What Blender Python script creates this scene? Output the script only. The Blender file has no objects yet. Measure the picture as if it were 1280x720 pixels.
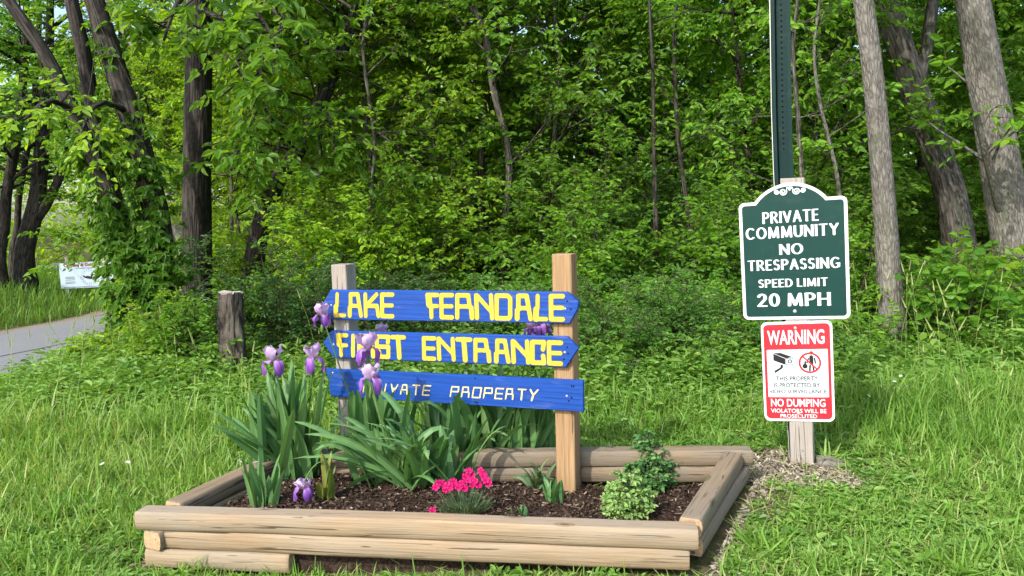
import bpy, math, random
import numpy as np
from mathutils import Matrix, Vector

S = bpy.context.scene
COL = S.collection
PI = math.pi
R = math.radians

# ------------------------------------------------------------------ camera
CAM_H, F_PX, PITCH, ROLL = 1.35, 924.0, R(5.9), R(1.65)
_f = Vector((0, math.cos(PITCH), -math.sin(PITCH)))
_r0 = Vector((1, 0, 0)); _u0 = Vector((0, math.sin(PITCH), math.cos(PITCH)))
_r = math.cos(ROLL) * _r0 - math.sin(ROLL) * _u0
_u = math.cos(ROLL) * _u0 + math.sin(ROLL) * _r0
cam_d = bpy.data.cameras.new('camera'); cam = bpy.data.objects.new('camera', cam_d); COL.objects.link(cam)
cam_d.sensor_width = 36; cam_d.lens = 36 * F_PX / 1280; cam_d.clip_end = 2000; cam_d.clip_start = 0.05
_m = Matrix.Identity(4)
for i in range(3):
    _m[i][0] = _r[i]; _m[i][1] = _u[i]; _m[i][2] = -_f[i]
_m[2][3] = CAM_H
cam.matrix_world = _m
S.camera = cam

# ------------------------------------------------------------------ light
SUN_DIR = Vector((-0.52, -0.66, 0.0)).normalized()
SUN_EL = R(43)
sun_vec = SUN_DIR * math.cos(SUN_EL) + Vector((0, 0, math.sin(SUN_EL)))
W = bpy.data.worlds.new('World'); S.world = W; W.use_nodes = True
wn = W.node_tree; bg = wn.nodes['Background']
sky = wn.nodes.new('ShaderNodeTexSky'); sky.sky_type = 'NISHITA'; sky.sun_disc = False
sky.sun_elevation = SUN_EL; sky.sun_rotation = math.atan2(sun_vec.x, sun_vec.y)
sky.air_density = 1.0; sky.dust_density = 2.5; sky.ozone_density = 1.0
wn.links.new(sky.outputs[0], bg.inputs[0]); bg.inputs[1].default_value = 0.15
sl = bpy.data.lights.new('sun', 'SUN'); so = bpy.data.objects.new('sun', sl); COL.objects.link(so)
sl.energy = 2.1; sl.angle = R(0.6); sl.color = (1.0, 0.965, 0.91)
so.rotation_euler = sun_vec.to_track_quat('Z', 'Y').to_euler()
S.view_settings.view_transform = 'Standard'; S.view_settings.look = 'None'
S.view_settings.exposure = 1.3; S.view_settings.gamma = 1.0
S.view_settings.use_curve_mapping = False
cy = S.cycles
cy.max_bounces = 9; cy.diffuse_bounces = 7; cy.glossy_bounces = 2; cy.transmission_bounces = 6
cy.use_adaptive_sampling = True; cy.adaptive_threshold = 0.02; cy.use_denoising = True
cy.caustics_reflective = False; cy.caustics_refractive = False

# ------------------------------------------------------------------ pixel rays -> points of the place
def ray(px, py):
    d = _f + _r * ((px - 640) / F_PX) - _u * ((py - 360) / F_PX)
    return d
def at(px, py, Y):
    d = ray(px, py); t = Y / d.y
    return np.array((d.x * t, Y, CAM_H + d.z * t))
def gnd(px, py, z=0.0):
    d = ray(px, py); t = (z - CAM_H) / d.z
    return np.array((d.x * t, d.y * t, z))

# ------------------------------------------------------------------ terrain
ROADC = np.array([(-17, -10), (-13.6, -2), (-10.7, 6), (-8.1, 12.5), (-7.1, 16.5), (-7.6, 20), (-10.5, 26), (-17, 33), (-30, 42)], float)
ROAD_Z = -0.78
def road_s(x, y):
    x = np.asarray(x, float); y = np.asarray(y, float)
    best = np.full(x.shape, 1e9); sg = np.zeros(x.shape)
    for a, b in zip(ROADC[:-1], ROADC[1:]):
        ab = b - a; L = np.hypot(*ab)
        t = np.clip(((x - a[0]) * ab[0] + (y - a[1]) * ab[1]) / L**2, 0, 1)
        dx = x - a[0] - t * ab[0]; dy = y - a[1] - t * ab[1]
        d = np.hypot(dx, dy); s = (dx * ab[1] - dy * ab[0]) / L
        m = d < best
        best = np.where(m, d, best); sg = np.where(m, np.sign(s) * d, sg)
    return sg
def sstep(t):
    t = np.clip(t, 0, 1); return t * t * (3 - 2 * t)
def vnoise(x, y, k=1.0, seed=0.0):
    x = np.asarray(x) * k + seed * 3.1; y = np.asarray(y) * k - seed * 1.7
    return (np.sin(x * 1.3 + 1.7 * np.sin(y * .9 + seed)) + np.sin(y * 1.7 + 1.3 * np.sin(x * 1.1 - seed)) + np.sin((x + y) * 2.3 + seed) * .5) / 2.5
def H(x, y):
    s = road_s(x, y)
    z = np.where(s > 0, ROAD_Z + (0 - ROAD_Z) * sstep((s - 2.6) / 4.8), ROAD_Z + .62 * sstep((-s - 2.5) / 3.8))
    return z + np.where(np.abs(s) > 2.6, 1, 0) * (0.02 * vnoise(x, y, .9) + .25 * sstep((np.asarray(y) - 9) / 18) * (s > 0) + .06 * sstep((np.asarray(x) + 1.0) / 1.4) * (s > 0))

# ------------------------------------------------------------------ mesh collector
class MB:
    def __init__(s):
        s.V = []; s.T = []; s.M = []; s.L = []; s.N = []; s.MI = []; s.n = 0
    def add(s, V, F, tint=.5, muv=None, mi=0):
        V = np.asarray(V, np.float32).reshape(-1, 3)
        F = np.asarray(F, np.int32)
        k = len(V)
        s.V.append(V)
        s.T.append(np.broadcast_to(np.asarray(tint, np.float32), (k,)))
        s.M.append(V if muv is None else np.asarray(muv, np.float32).reshape(-1, 3))
        s.L.append((F + s.n).ravel()); s.N.append(np.full(len(F), F.shape[1], np.int32))
        s.MI.append(np.full(len(F), mi, np.int32))
        s.n += k
    def build(s, name, mats, parent=None, smooth=False, loc=None):
        me = bpy.data.meshes.new(name)
        V = np.concatenate(s.V); L = np.concatenate(s.L); N = np.concatenate(s.N)
        if loc is not None: V = V - np.asarray(loc, np.float32)
        me.vertices.add(len(V)); me.vertices.foreach_set('co', V.ravel())
        me.loops.add(len(L)); me.loops.foreach_set('vertex_index', L)
        me.polygons.add(len(N))
        st = np.zeros(len(N), np.int32); st[1:] = np.cumsum(N)[:-1]
        me.polygons.foreach_set('loop_start', st); me.polygons.foreach_set('loop_total', N)
        me.polygons.foreach_set('material_index', np.concatenate(s.MI))
        me.polygons.foreach_set('use_smooth', np.full(len(N), smooth, bool))
        a = me.attributes.new('tint', 'FLOAT', 'POINT'); a.data.foreach_set('value', np.concatenate(s.T))
        b = me.attributes.new('muv', 'FLOAT_VECTOR', 'POINT'); b.data.foreach_set('vector', np.concatenate(s.M).ravel())
        me.update(calc_edges=True)
        for m in (mats if isinstance(mats, (list, tuple)) else [mats]): me.materials.append(m)
        o = bpy.data.objects.new(name, me); COL.objects.link(o)
        if parent is not None: o.parent = parent
        elif loc is not None: o.location = loc
        return o
def tag(o, label=None, cat=None, group=None, kind=None):
    if label: o['label'] = label
    if cat: o['category'] = cat
    if group: o['group'] = group
    if kind: o['kind'] = kind
    return o
def thing(name, label, cat, loc=(0, 0, 0), rz=0.0, group=None):
    o = bpy.data.objects.new(name, None); COL.objects.link(o)
    o.location = [float(c) for c in loc]; o.rotation_euler = (0, 0, rz); o.empty_display_size = .1
    return tag(o, label, cat, group)
def copy_thing(src, loc, rz, sc, label, group):
    c = src.copy(); COL.objects.link(c)
    c.location = [float(v) for v in loc]; c.rotation_euler = (0, 0, rz); c.scale = (sc, sc, sc)
    c['label'] = label; c['group'] = group
    for ch in src.children:
        d = ch.copy(); COL.objects.link(d); d.parent = c
    return c

# ------------------------------------------------------------------ materials
def new_mat(name):
    m = bpy.data.materials.new(name); m.use_nodes = True
    nt = m.node_tree; p = nt.nodes['Principled BSDF']
    return m, nt, p
def nd(nt, t, **kw):
    n = nt.nodes.new(t)
    for k, v in kw.items(): setattr(n, k, v)
    return n
def ramp(nt, fac, stops):
    r = nd(nt, 'ShaderNodeValToRGB')
    el = r.color_ramp.elements
    while len(el) < len(stops): el.new(.5)
    for e, (p, c) in zip(el, stops):
        e.position = p; e.color = (*c, 1)
    nt.links.new(fac, r.inputs[0]); return r.outputs[0]
def attr(nt, name):
    return nd(nt, 'ShaderNodeAttribute', attribute_name=name)
def mapped(nt, sock, scale, loc=(0, 0, 0)):
    m = nd(nt, 'ShaderNodeMapping'); m.inputs['Scale'].default_value = scale; m.inputs['Location'].default_value = loc
    nt.links.new(sock, m.inputs[0]); return m.outputs[0]
def noise(nt, vec, scale=1, detail=4, rough=.55, dist=0):
    n = nd(nt, 'ShaderNodeTexNoise'); n.inputs['Scale'].default_value = scale; n.inputs['Detail'].default_value = detail
    n.inputs['Roughness'].default_value = rough; n.inputs['Distortion'].default_value = dist
    if vec is not None: nt.links.new(vec, n.inputs['Vector'])
    return n.outputs['Fac']
def mixc(nt, fac, a, b, mode='MIX'):
    m = nd(nt, 'ShaderNodeMix', data_type='RGBA', blend_type=mode)
    for sock, v in ((m.inputs['Factor'], fac), (m.inputs[6], a), (m.inputs[7], b)):
        if hasattr(v, 'is_linked'): nt.links.new(v, sock)
        elif isinstance(v, tuple): sock.default_value = (*v, 1)
        else: sock.default_value = v
    return m.outputs[2]
def bump(nt, p, h, strength=.5, dist=.01):
    b = nd(nt, 'ShaderNodeBump'); b.inputs['Strength'].default_value = strength; b.inputs['Distance'].default_value = dist
    nt.links.new(h, b.inputs['Height']); nt.links.new(b.outputs[0], p.inputs['Normal'])
def leaf_mat(name, c0, c1, c2, trans=.52, rough=.45, spec=.3, tr_gain=(1.75, 1.5, .7), vary=.25):
    m, nt, p = new_mat(name)
    t = attr(nt, 'tint').outputs['Fac']
    c = ramp(nt, t, [(0, c0), (.5, c1), (1, c2)])
    oi = nd(nt, 'ShaderNodeObjectInfo')
    hs = nd(nt, 'ShaderNodeHueSaturation')
    mr = nd(nt, 'ShaderNodeMapRange'); mr.inputs[3].default_value = 1 - vary; mr.inputs[4].default_value = 1 + vary
    nt.links.new(oi.outputs['Random'], mr.inputs[0]); nt.links.new(mr.outputs[0], hs.inputs['Value']); nt.links.new(c, hs.inputs['Color'])
    c = hs.outputs[0]
    nt.links.new(c, p.inputs['Base Color']); p.inputs['Roughness'].default_value = rough; p.inputs['Specular IOR Level'].default_value = spec
    tr = nd(nt, 'ShaderNodeBsdfTranslucent')
    nt.links.new(mixc(nt, 1.0, c, tr_gain, 'MULTIPLY'), tr.inputs[0])
    mx = nd(nt, 'ShaderNodeMixShader'); mx.inputs[0].default_value = trans
    nt.links.new(p.outputs[0], mx.inputs[1]); nt.links.new(tr.outputs[0], mx.inputs[2])
    nt.links.new(mx.outputs[0], nt.nodes['Material Output'].inputs[0])
    return m
def bark_mat(name, dark, mid, light, k=26, kz=5, bstr=.9, bd=.02, moss=0.0):
    m, nt, p = new_mat(name)
    v = attr(nt, 'muv').outputs['Vector']
    n1 = noise(nt, mapped(nt, v, (k, k, kz)), 1, 6, .62, .6)
    n2 = noise(nt, mapped(nt, v, (3, 3, 1.2)), 1, 3)
    vo = nd(nt, 'ShaderNodeTexVoronoi', feature='DISTANCE_TO_EDGE'); vo.inputs['Scale'].default_value = 1
    nt.links.new(mapped(nt, v, (k * .9, k * .9, kz * .8)), vo.inputs['Vector'])
    rg = nd(nt, 'ShaderNodeMath', operation='MULTIPLY_ADD', use_clamp=True); rg.inputs[1].default_value = 1.6; 
    nt.links.new(vo.outputs['Distance'], rg.inputs[0]); nt.links.new(n1, rg.inputs[2])
    hs = nd(nt, 'ShaderNodeMath', operation='MULTIPLY'); hs.inputs[1].default_value = .72
    nt.links.new(rg.outputs[0], hs.inputs[0])
    c = ramp(nt, hs.outputs[0], [(.28, dark), (.5, mid), (.75, light)])
    c = mixc(nt, n2, c, mixc(nt, 1.0, c, (.62, .62, .62), 'MULTIPLY'))
    n4 = noise(nt, mapped(nt, v, (15, 15, 9)), 1, 5, .65)
    c = mixc(nt, ramp(nt, n4, [(.46, (0, 0, 0)), (.62, (1, 1, 1))]), c, mixc(nt, .5, c, light))
    if moss:
        n3 = noise(nt, mapped(nt, v, (6, 6, 2)), 1, 5, .65)
        c = mixc(nt, ramp(nt, n3, [(.52, (0, 0, 0)), (.72, (moss, moss, moss))]), c, (.075, .10, .045))
    nt.links.new(c, p.inputs['Base Color']); p.inputs['Roughness'].default_value = .9; p.inputs['Specular IOR Level'].default_value = .15
    bump(nt, p, hs.outputs[0], bstr, bd)
    return m
def wood_mat(name, dark, light, grey=None, greyamt=.5, rough=.75, knots=True, k=1.0):
    m, nt, p = new_mat(name)
    v = attr(nt, 'muv').outputs['Vector']
    t = attr(nt, 'tint').outputs['Fac']
    off = nd(nt, 'ShaderNodeVectorMath', operation='ADD')
    cx = nd(nt, 'ShaderNodeCombineXYZ')
    ml = nd(nt, 'ShaderNodeMath', operation='MULTIPLY'); ml.inputs[1].default_value = 37.0
    nt.links.new(t, ml.inputs[0]); nt.links.new(ml.outputs[0], cx.inputs[2]); nt.links.new(ml.outputs[0], cx.inputs[0])
    nt.links.new(v, off.inputs[0]); nt.links.new(cx.outputs[0], off.inputs[1])
    v = off.outputs[0]
    g1 = noise(nt, mapped(nt, v, (38 * k, 38 * k, 1.6)), 1, 5, .6, .8)
    g2 = noise(nt, mapped(nt, v, (160 * k, 160 * k, 4)), 1, 3, .6)
    c = ramp(nt, g1, [(.32, dark), (.68, light)])
    c = mixc(nt, .55, c, ramp(nt, g2, [(.35, dark), (.6, light)]))
    if grey:
        n3 = noise(nt, mapped(nt, v, (7, 7, 2.2)), 1, 4)
        f = ramp(nt, n3, [(.5 - greyamt * .4, (0, 0, 0)), (.85 - greyamt * .4, (1, 1, 1))])
        c = mixc(nt, f, c, mixc(nt, g1, tuple(x * .6 for x in grey), grey))
    ck = noise(nt, mapped(nt, v, (62 * k, 62 * k, 2.0)), 1, 2, .5, 1.5)
    c = mixc(nt, ramp(nt, ck, [(.345, (.85, .85, .85)), (.365, (0, 0, 0))]), c, tuple(x * .3 for x in dark))
    if knots:
        vo = nd(nt, 'ShaderNodeTexVoronoi'); vo.inputs['Scale'].default_value = 1
        nt.links.new(mapped(nt, v, (9, 9, 3.4)), vo.inputs['Vector'])
        kf = ramp(nt, vo.outputs['Distance'], [(.0, (.9, .9, .9)), (.07, (.85, .85, .85)), (.09, (.25, .25, .25)), (.115, (.6, .6, .6)), (.16, (0, 0, 0))])
        c = mixc(nt, kf, c, tuple(x * .45 for x in dark))
    nt.links.new(c, p.inputs['Base Color']); p.inputs['Roughness'].default_value = rough; p.inputs['Specular IOR Level'].default_value = .25
    bump(nt, p, g2, .6, .004)
    return m
def paint_mat(name, col, rough=.5, wear=.12, grain=True, spec=.4, kx=(75, 75, 2.2)):
    m, nt, p = new_mat(name)
    v = attr(nt, 'muv').outputs['Vector']
    n = noise(nt, mapped(nt, v, kx), 1, 5, .6, .5)
    n2 = noise(nt, v, 9, 4)
    c = mixc(nt, n, tuple(x * (1 - wear) for x in col), tuple(min(1, x * (1 + wear)) for x in col))
    c = mixc(nt, n2, c, mixc(nt, 1.0, c, (.80, .80, .82), 'MULTIPLY'))
    if grain:
        n5 = noise(nt, mapped(nt, v, (26, 26, 5)), 1, 6, .7)
        c = mixc(nt, ramp(nt, n5, [(.56, (0, 0, 0)), (.72, (.35, .35, .35))]), c, mixc(nt, .35, c, (.45, .45, .46)))
        wr = nd(nt, 'ShaderNodeTexWave', wave_type='BANDS', bands_direction='X'); wr.inputs['Scale'].default_value = 14; wr.inputs['Distortion'].default_value = 5; wr.inputs['Detail'].default_value = 3; wr.inputs['Detail Scale'].default_value = 1.5
        nt.links.new(mapped(nt, v, (1, 1, .07)), wr.inputs['Vector'])
        c = mixc(nt, ramp(nt, wr.outputs['Fac'], [(.0, (.45, .45, .45)), (.35, (0, 0, 0))]), c, mixc(nt, 1.0, c, (.55, .55, .6), 'MULTIPLY'))
    else:
        n5 = noise(nt, mapped(nt, v, (5, 5, 14)), 1, 6, .7)
        c = mixc(nt, ramp(nt, n5, [(.54, (0, 0, 0)), (.8, (.16, .16, .16))]), c, mixc(nt, .4, c, (.30, .30, .26)))
    nt.links.new(c, p.inputs['Base Color']); p.inputs['Roughness'].default_value = rough; p.inputs['Specular IOR Level'].default_value = spec
    if grain: bump(nt, p, n, .5, .003)
    return m
def flat_mat(name, col, rough=.5, spec=.4, metal=0.0):
    m, nt, p = new_mat(name)
    tc = nd(nt, 'ShaderNodeTexCoord')
    n = noise(nt, tc.outputs['Object'], 14, 4)
    c = mixc(nt, n, tuple(x * .9 for x in col), tuple(min(1, x * 1.08) for x in col))
    nt.links.new(c, p.inputs['Base Color']); p.inputs['Roughness'].default_value = rough
    p.inputs['Specular IOR Level'].default_value = spec; p.inputs['Metallic'].default_value = metal
    return m

M = {}
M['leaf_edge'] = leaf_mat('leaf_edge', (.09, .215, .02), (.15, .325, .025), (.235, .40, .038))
M['leaf_yellow'] = leaf_mat('leaf_yellow', (.125, .26, .018), (.215, .375, .024), (.31, .45, .035), trans=.5)  # yellower leaf kind, with sunlit brightness also put into its colour
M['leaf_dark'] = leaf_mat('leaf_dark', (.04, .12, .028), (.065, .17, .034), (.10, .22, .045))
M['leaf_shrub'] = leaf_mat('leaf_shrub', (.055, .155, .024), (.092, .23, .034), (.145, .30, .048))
M['leaf_woods'] = leaf_mat('leaf_woods', (.085, .21, .02), (.145, .31, .025), (.23, .39, .036))
M['leaf_vine'] = leaf_mat('leaf_vine', (.07, .19, .02), (.12, .27, .025), (.19, .36, .04), rough=.4)
M['grass'] = leaf_mat('grass', (.085, .19, .025), (.165, .325, .042), (.36, .42, .15), trans=.38, rough=.5, vary=.03)
M['weed'] = leaf_mat('weed', (.08, .20, .03), (.15, .30, .045), (.26, .40, .09), trans=.4, vary=.03)
M['iris_leaf'] = leaf_mat('iris_leaf', (.06, .16, .052), (.12, .255, .08), (.23, .36, .13), trans=.25, rough=.4, spec=.45, vary=.08, tr_gain=(1.3, 1.4, .6))
M['iris_yellow'] = leaf_mat('iris_yellow', (.10, .17, .03), (.22, .26, .05), (.38, .27, .09), trans=.3, vary=.05)
M['mum'] = leaf_mat('mum', (.06, .16, .045), (.14, .28, .075), (.28, .43, .13), trans=.3, vary=.25)
M['dianthus_leaf'] = leaf_mat('dianthus_leaf', (.06, .12, .05), (.10, .17, .075), (.17, .24, .11), trans=.25, vary=.05)
def petal(name, c0, c1, c2): return leaf_mat(name, c0, c1, c2, trans=.35, rough=.55, spec=.2, tr_gain=(1.1, 1.0, 1.1), vary=.05)
M['lav'] = petal('petal_lavender', (.5, .33, .58), (.60, .44, .66), (.7, .56, .74))
M['violet'] = petal('petal_violet', (.17, .04, .34), (.32, .13, .50), (.60, .44, .66))
M['beard'] = petal('petal_beard', (.5, .25, .06), (.6, .35, .1), (.6, .4, .2))
M['pink'] = petal('petal_pink', (.48, .006, .10), (.62, .012, .16), (.74, .05, .27))
M['white_petal'] = petal('petal_white', (.6, .6, .55), (.75, .75, .7), (.85, .85, .8))
M['yellow_petal'] = petal('petal_yellow', (.75, .5, .02), (.8, .58, .03), (.85, .65, .05))
M['stalk'] = leaf_mat('stalk', (.06, .13, .03), (.08, .17, .04), (.12, .2, .06), trans=.1, vary=.03)
M['twig'] = flat_mat('twig', (.062, .056, .036), .9, .1)
M['bark_dark'] = bark_mat('bark_dark', (.014, .012, .010), (.038, .032, .027), (.085, .074, .063), 30, 3)
M['bark_grey'] = bark_mat('bark_grey', (.095, .086, .073), (.172, .157, .134), (.255, .237, .205), 46, 13, .9, .02, .5)
M['bark_mid'] = bark_mat('bark_mid', (.035, .03, .025), (.09, .08, .068), (.18, .16, .14), 26, 5, 1.0, .03, .5)
M['bark_pale'] = bark_mat('bark_pale', (.1, .09, .08), (.24, .22, .2), (.38, .36, .33), 20, 8, .6)
M['timber'] = wood_mat('timber', (.19, .125, .066), (.37, .265, .155), (.34, .28, .20), .5)
M['timber_old'] = wood_mat('timber_old', (.135, .095, .055), (.265, .195, .115), (.24, .20, .145), .6)
M['timber_end'] = wood_mat('timber_end', (.30, .19, .10), (.48, .34, .2), None, 0, k=.6, knots=False)
M['post_new'] = wood_mat('post_new', (.215, .125, .055), (.40, .265, .14), None, 0)
M['post_grey'] = wood_mat('post_grey', (.20, .16, .125), (.36, .31, .26), (.4, .37, .33), .6, knots=False)
M['stump'] = bark_mat('stump', (.014, .012, .010), (.065, .055, .044), (.16, .138, .112), 30, 3.2, 1.0, .04)
M['blue'] = paint_mat('blue_paint', (.006, .060, .31), .45, .5)
M['yellow'] = paint_mat('yellow_paint', (.72, .54, .05), .5, .08)
M['cream'] = paint_mat('cream_paint', (.76, .64, .26), .5, .1)
M['rout'] = paint_mat('routed_edge', (.20, .16, .05), .7, .2)
M['sign_green'] = paint_mat('sign_green', (.004, .042, .034), .4, .12, False, .25, (30, 30, 1.5))
M['sign_white'] = paint_mat('sign_white', (.72, .73, .73), .4, .04, False)
M['sign_red'] = paint_mat('sign_red', (.70, .022, .035), .4, .06, False)
M['sign_ice'] = paint_mat('sign_ice', (.64, .72, .72), .4, .04, False)
M['sign_shade'] = paint_mat('notice_shade_blue', (.46, .56, .64), .45, .04, False)  # white owners panel with bluish shade put into its colour
M['ink'] = paint_mat('black_ink', (.012, .012, .013), .45, .1, False)
M['ink_red'] = paint_mat('dark_red_ink', (.25, .02, .04), .5, .1, False)
M['steel_green'] = paint_mat('steel_green', (.005, .026, .024), .55, .25, False, .15)
M['galv'] = flat_mat('galvanised', (.55, .54, .5), .5, .5, .6)
M['hole'] = flat_mat('hole_black', (.006, .006, .006), .9, .05)
M['concrete'] = bark_mat('concrete', (.12, .105, .085), (.21, .19, .155), (.28, .255, .22), 14, 14, .4, .006)
M['alu'] = flat_mat('sign_back', (.5, .5, .5), .45, .5, .6)

m, nt, p = new_mat('ground'); M['ground'] = m
v = nd(nt, 'ShaderNodeTexCoord').outputs['Object']
n1 = noise(nt, v, .9, 5); n2 = noise(nt, v, 22, 5)
c = mixc(nt, n1, (.050, .062, .018), (.085, .105, .026))
c = mixc(nt, ramp(nt, n2, [(.4, (0, 0, 0)), (.66, (1, 1, 1))]), c, (.115, .085, .05))
nt.links.new(c, p.inputs['Base Color']); p.inputs['Roughness'].default_value = .95; p.inputs['Specular IOR Level'].default_value = .1
bump(nt, p, n2, .8, .03)
m, nt, p = new_mat('asphalt'); M['road'] = m
v = nd(nt, 'ShaderNodeTexCoord').outputs['Object']
n1 = noise(nt, v, .7, 4); n2 = noise(nt, v, 90, 3)
c = mixc(nt, n1, (.17, .175, .185), (.225, .23, .245)); c = mixc(nt, n2, c, mixc(nt, 1., c, (.7, .7, .7), 'MULTIPLY'))
nt.links.new(c, p.inputs['Base Color']); p.inputs['Roughness'].default_value = .85
bump(nt, p, n2, .4, .006)
m, nt, p = new_mat('soil'); M['soil'] = m
v = nd(nt, 'ShaderNodeTexCoord').outputs['Object']
n1 = noise(nt, v, 9, 5); n2 = noise(nt, v, 60, 5, .7)
c = ramp(nt, n2, [(.35, (.018, .012, .009)), (.55, (.05, .033, .024)), (.75, (.13, .09, .06))])
nt.links.new(c, p.inputs['Base Color']); p.inputs['Roughness'].default_value = .95; p.inputs['Specular IOR Level'].default_value = .1
bump(nt, p, n2, .9, .02)
M['litter'] = leaf_mat('litter', (.06, .045, .033), (.22, .18, .135), (.46, .40, .32), trans=0.0, rough=.9, spec=.1, vary=.02)
M['chips'] = leaf_mat('chips', (.022, .014, .010), (.07, .046, .032), (.32, .24, .17), trans=0.0, rough=.9, spec=.1, vary=.02)

# ------------------------------------------------------------------ setting
def nonuniform(lo, hi, c, fine, n):
    t = np.linspace(-1, 1, n); s = np.sign(t) * (np.abs(t) * fine + np.abs(t)**5 * (1 - fine))
    return np.where(s < 0, c + s * (c - lo), c + s * (hi - c))
gx = nonuniform(-400, 400, -2, .06, 181); gy = nonuniform(-300, 600, 8, .05, 181)
X, Y = np.meshgrid(gx, gy); Z = H(X, Y)
g = MB(); idx = np.arange(181 * 181).reshape(181, 181)
g.add(np.stack([X, Y, Z], -1), np.stack([idx[:-1, :-1], idx[:-1, 1:], idx[1:, 1:], idx[1:, :-1]], -1).reshape(-1, 4))
tag(g.build('ground', M['ground'], smooth=True), kind='structure')
# road sheet along its centreline, lying just over the ground
def resample(P, n):
    P = np.asarray(P, float); d = np.r_[0, np.cumsum(np.linalg.norm(np.diff(P, axis=0), axis=1))]
    t = np.linspace(0, d[-1], n * 4)
    Q = np.stack([np.interp(t, d, P[:, i]) for i in range(P.shape[1])], -1)
    k = np.ones(9) / 9
    for _ in range(2):
        Q = np.stack([np.convolve(np.pad(Q[:, i], 4, mode='edge'), k, 'valid') for i in range(Q.shape[1])], -1)
    Q[0] = P[0]; Q[-1] = P[-1]
    d = np.r_[0, np.cumsum(np.linalg.norm(np.diff(Q, axis=0), axis=1))]
    t = np.linspace(0, d[-1], n)
    return np.stack([np.interp(t, d, Q[:, i]) for i in range(Q.shape[1])], -1)
c = resample(ROADC, 90); tn = np.gradient(c, axis=0); tn /= np.linalg.norm(tn, axis=1)[:, None]; nr = np.stack([tn[:, 1], -tn[:, 0]], -1)
rng = np.random.default_rng(5)
def strip(name, mat, a, b, z, jit=0.0):
    e0 = c + nr * (a + rng.normal(0, jit, (len(c), 1))); e1 = c + nr * (b + rng.normal(0, jit, (len(c), 1)))
    V = np.concatenate([np.c_[e0, np.full(len(c), z)], np.c_[e1, np.full(len(c), z)]])
    i = np.arange(len(c) - 1); n = len(c)
    mb = MB(); mb.add(V, np.stack([i, i + 1, i + 1 + n, i + n], -1)); o = mb.build(name, mat); return tag(o, kind='structure')
strip('road', M['road'], -2.25, 2.25, ROAD_Z + .035, .03)
M['tar'] = flat_mat('tar_seam', (.07, .068, .07), .8, .2)
strip('road_seam', M['tar'], .02, .10, ROAD_Z + .039, .015)
strip('road_edge_marking', M['tar'], 1.75, 1.82, ROAD_Z + .039, .02)
strip('road_shoulder', flat_mat('gravel_shoulder', (.22, .19, .15), .95, .1), -2.75, -2.26, ROAD_Z + .03, .05)

# ------------------------------------------------------------------ vegetation builders
UP = np.array((0, 0, 1.0))
def unit(a): return a / np.maximum(np.linalg.norm(a, axis=-1, keepdims=True), 1e-9)
def tubes(mb, P, r0, r1, sides=5, tint=.5, mi=0):
    """P (B,K,3) polylines with radii going from r0 to r1"""
    P = np.asarray(P, float); B, K, _ = P.shape
    T = unit(np.gradient(P, axis=1)); ref = np.where(np.abs(unit(P[:, -1] - P[:, 0])[:, 2:3]) > .8, np.array([[1., 0, 0]]), np.array([[0, 0, 1.]]))[:, None, :]
    N = unit(np.cross(T, ref)); Bn = np.cross(T, N)
    t = np.linspace(0, 1, K)[None, :]
    rad = np.asarray(r0).reshape(-1, 1) * (1 - t) + np.asarray(r1).reshape(-1, 1) * t
    rad = np.broadcast_to(rad, (B, K))
    a = np.arange(sides) * 2 * PI / sides
    ring = N[:, :, None] * np.cos(a)[None, None, :, None] + Bn[:, :, None] * np.sin(a)[None, None, :, None]
    V = P[:, :, None] + ring * rad[:, :, None, None]
    lng = np.concatenate([np.zeros((B, 1)), np.cumsum(np.linalg.norm(np.diff(P, axis=1), axis=2), axis=1)], 1)
    muv = np.stack([np.cos(a)[None, None] * rad[..., None] + np.arange(B)[:, None, None], np.sin(a)[None, None] * rad[..., None], np.broadcast_to(lng[..., None], (B, K, sides))], -1)
    i = (np.arange(B)[:, None, None] * K * sides + np.arange(K - 1)[None, :, None] * sides)
    s0 = np.arange(sides)[None, None]; s1 = (s0 + 1) % sides
    F = np.stack([i + s0, i + s1, i + sides + s1, i + sides + s0], -1).reshape(-1, 4)
    mb.add(V, F, tint, muv, mi)
LEAF_T = np.array([(0, 0, 0), (.28, .44, .10), (.68, .36, .07), (1, 0, -.12), (.68, -.36, .07), (.28, -.44, .10)])
def leaves(mb, P, A, N, L, Wd, tint, mi=0, fold=1.0):
    """one folded, pointed leaf of two quads at each P, along A, facing N"""
    A = unit(A); Sd = unit(np.cross(A, N)); N = np.cross(Sd, A)
    L = np.asarray(L).reshape(-1, 1, 1); Wd = np.asarray(Wd).reshape(-1, 1, 1)
    t = LEAF_T
    V = P[:, None] + A[:, None] * (t[:, 0][None, :, None] * L) + Sd[:, None] * (t[:, 1][None, :, None] * Wd) + N[:, None] * (t[:, 2][None, :, None] * L * fold)
    k = np.arange(len(P))[:, None] * 6
    F = np.concatenate([k + np.array([[0, 1, 2, 3]]), k + np.array([[0, 3, 4, 5]])])
    mb.add(V, F, np.repeat(np.broadcast_to(tint, (len(P),)), 6), None, mi)
def interp_poly(P, idx, t):
    K = P.shape[1]; f = np.clip(t, 0, .9999) * (K - 1); i = f.astype(int); w = (f - i)[:, None]
    a = P[idx, i]; b = P[idx, i + 1]
    return a * (1 - w) + b * w, unit(b - a)
def curved(rng, start, d, ln, curv, K=6, wander=.06):
    B = len(start); t = np.linspace(0, 1, K)[None, :, None]
    P = start[:, None] + d[:, None] * (ln[:, None, None] * t) + UP * (np.asarray(curv).reshape(-1, 1, 1) * ln[:, None, None] * t**2)
    w = np.cumsum(rng.normal(0, 1, (B, K, 3)), axis=1) * wander * ln[:, None, None] / K * 2
    w -= w[:, :1]
    return P + w
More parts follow.
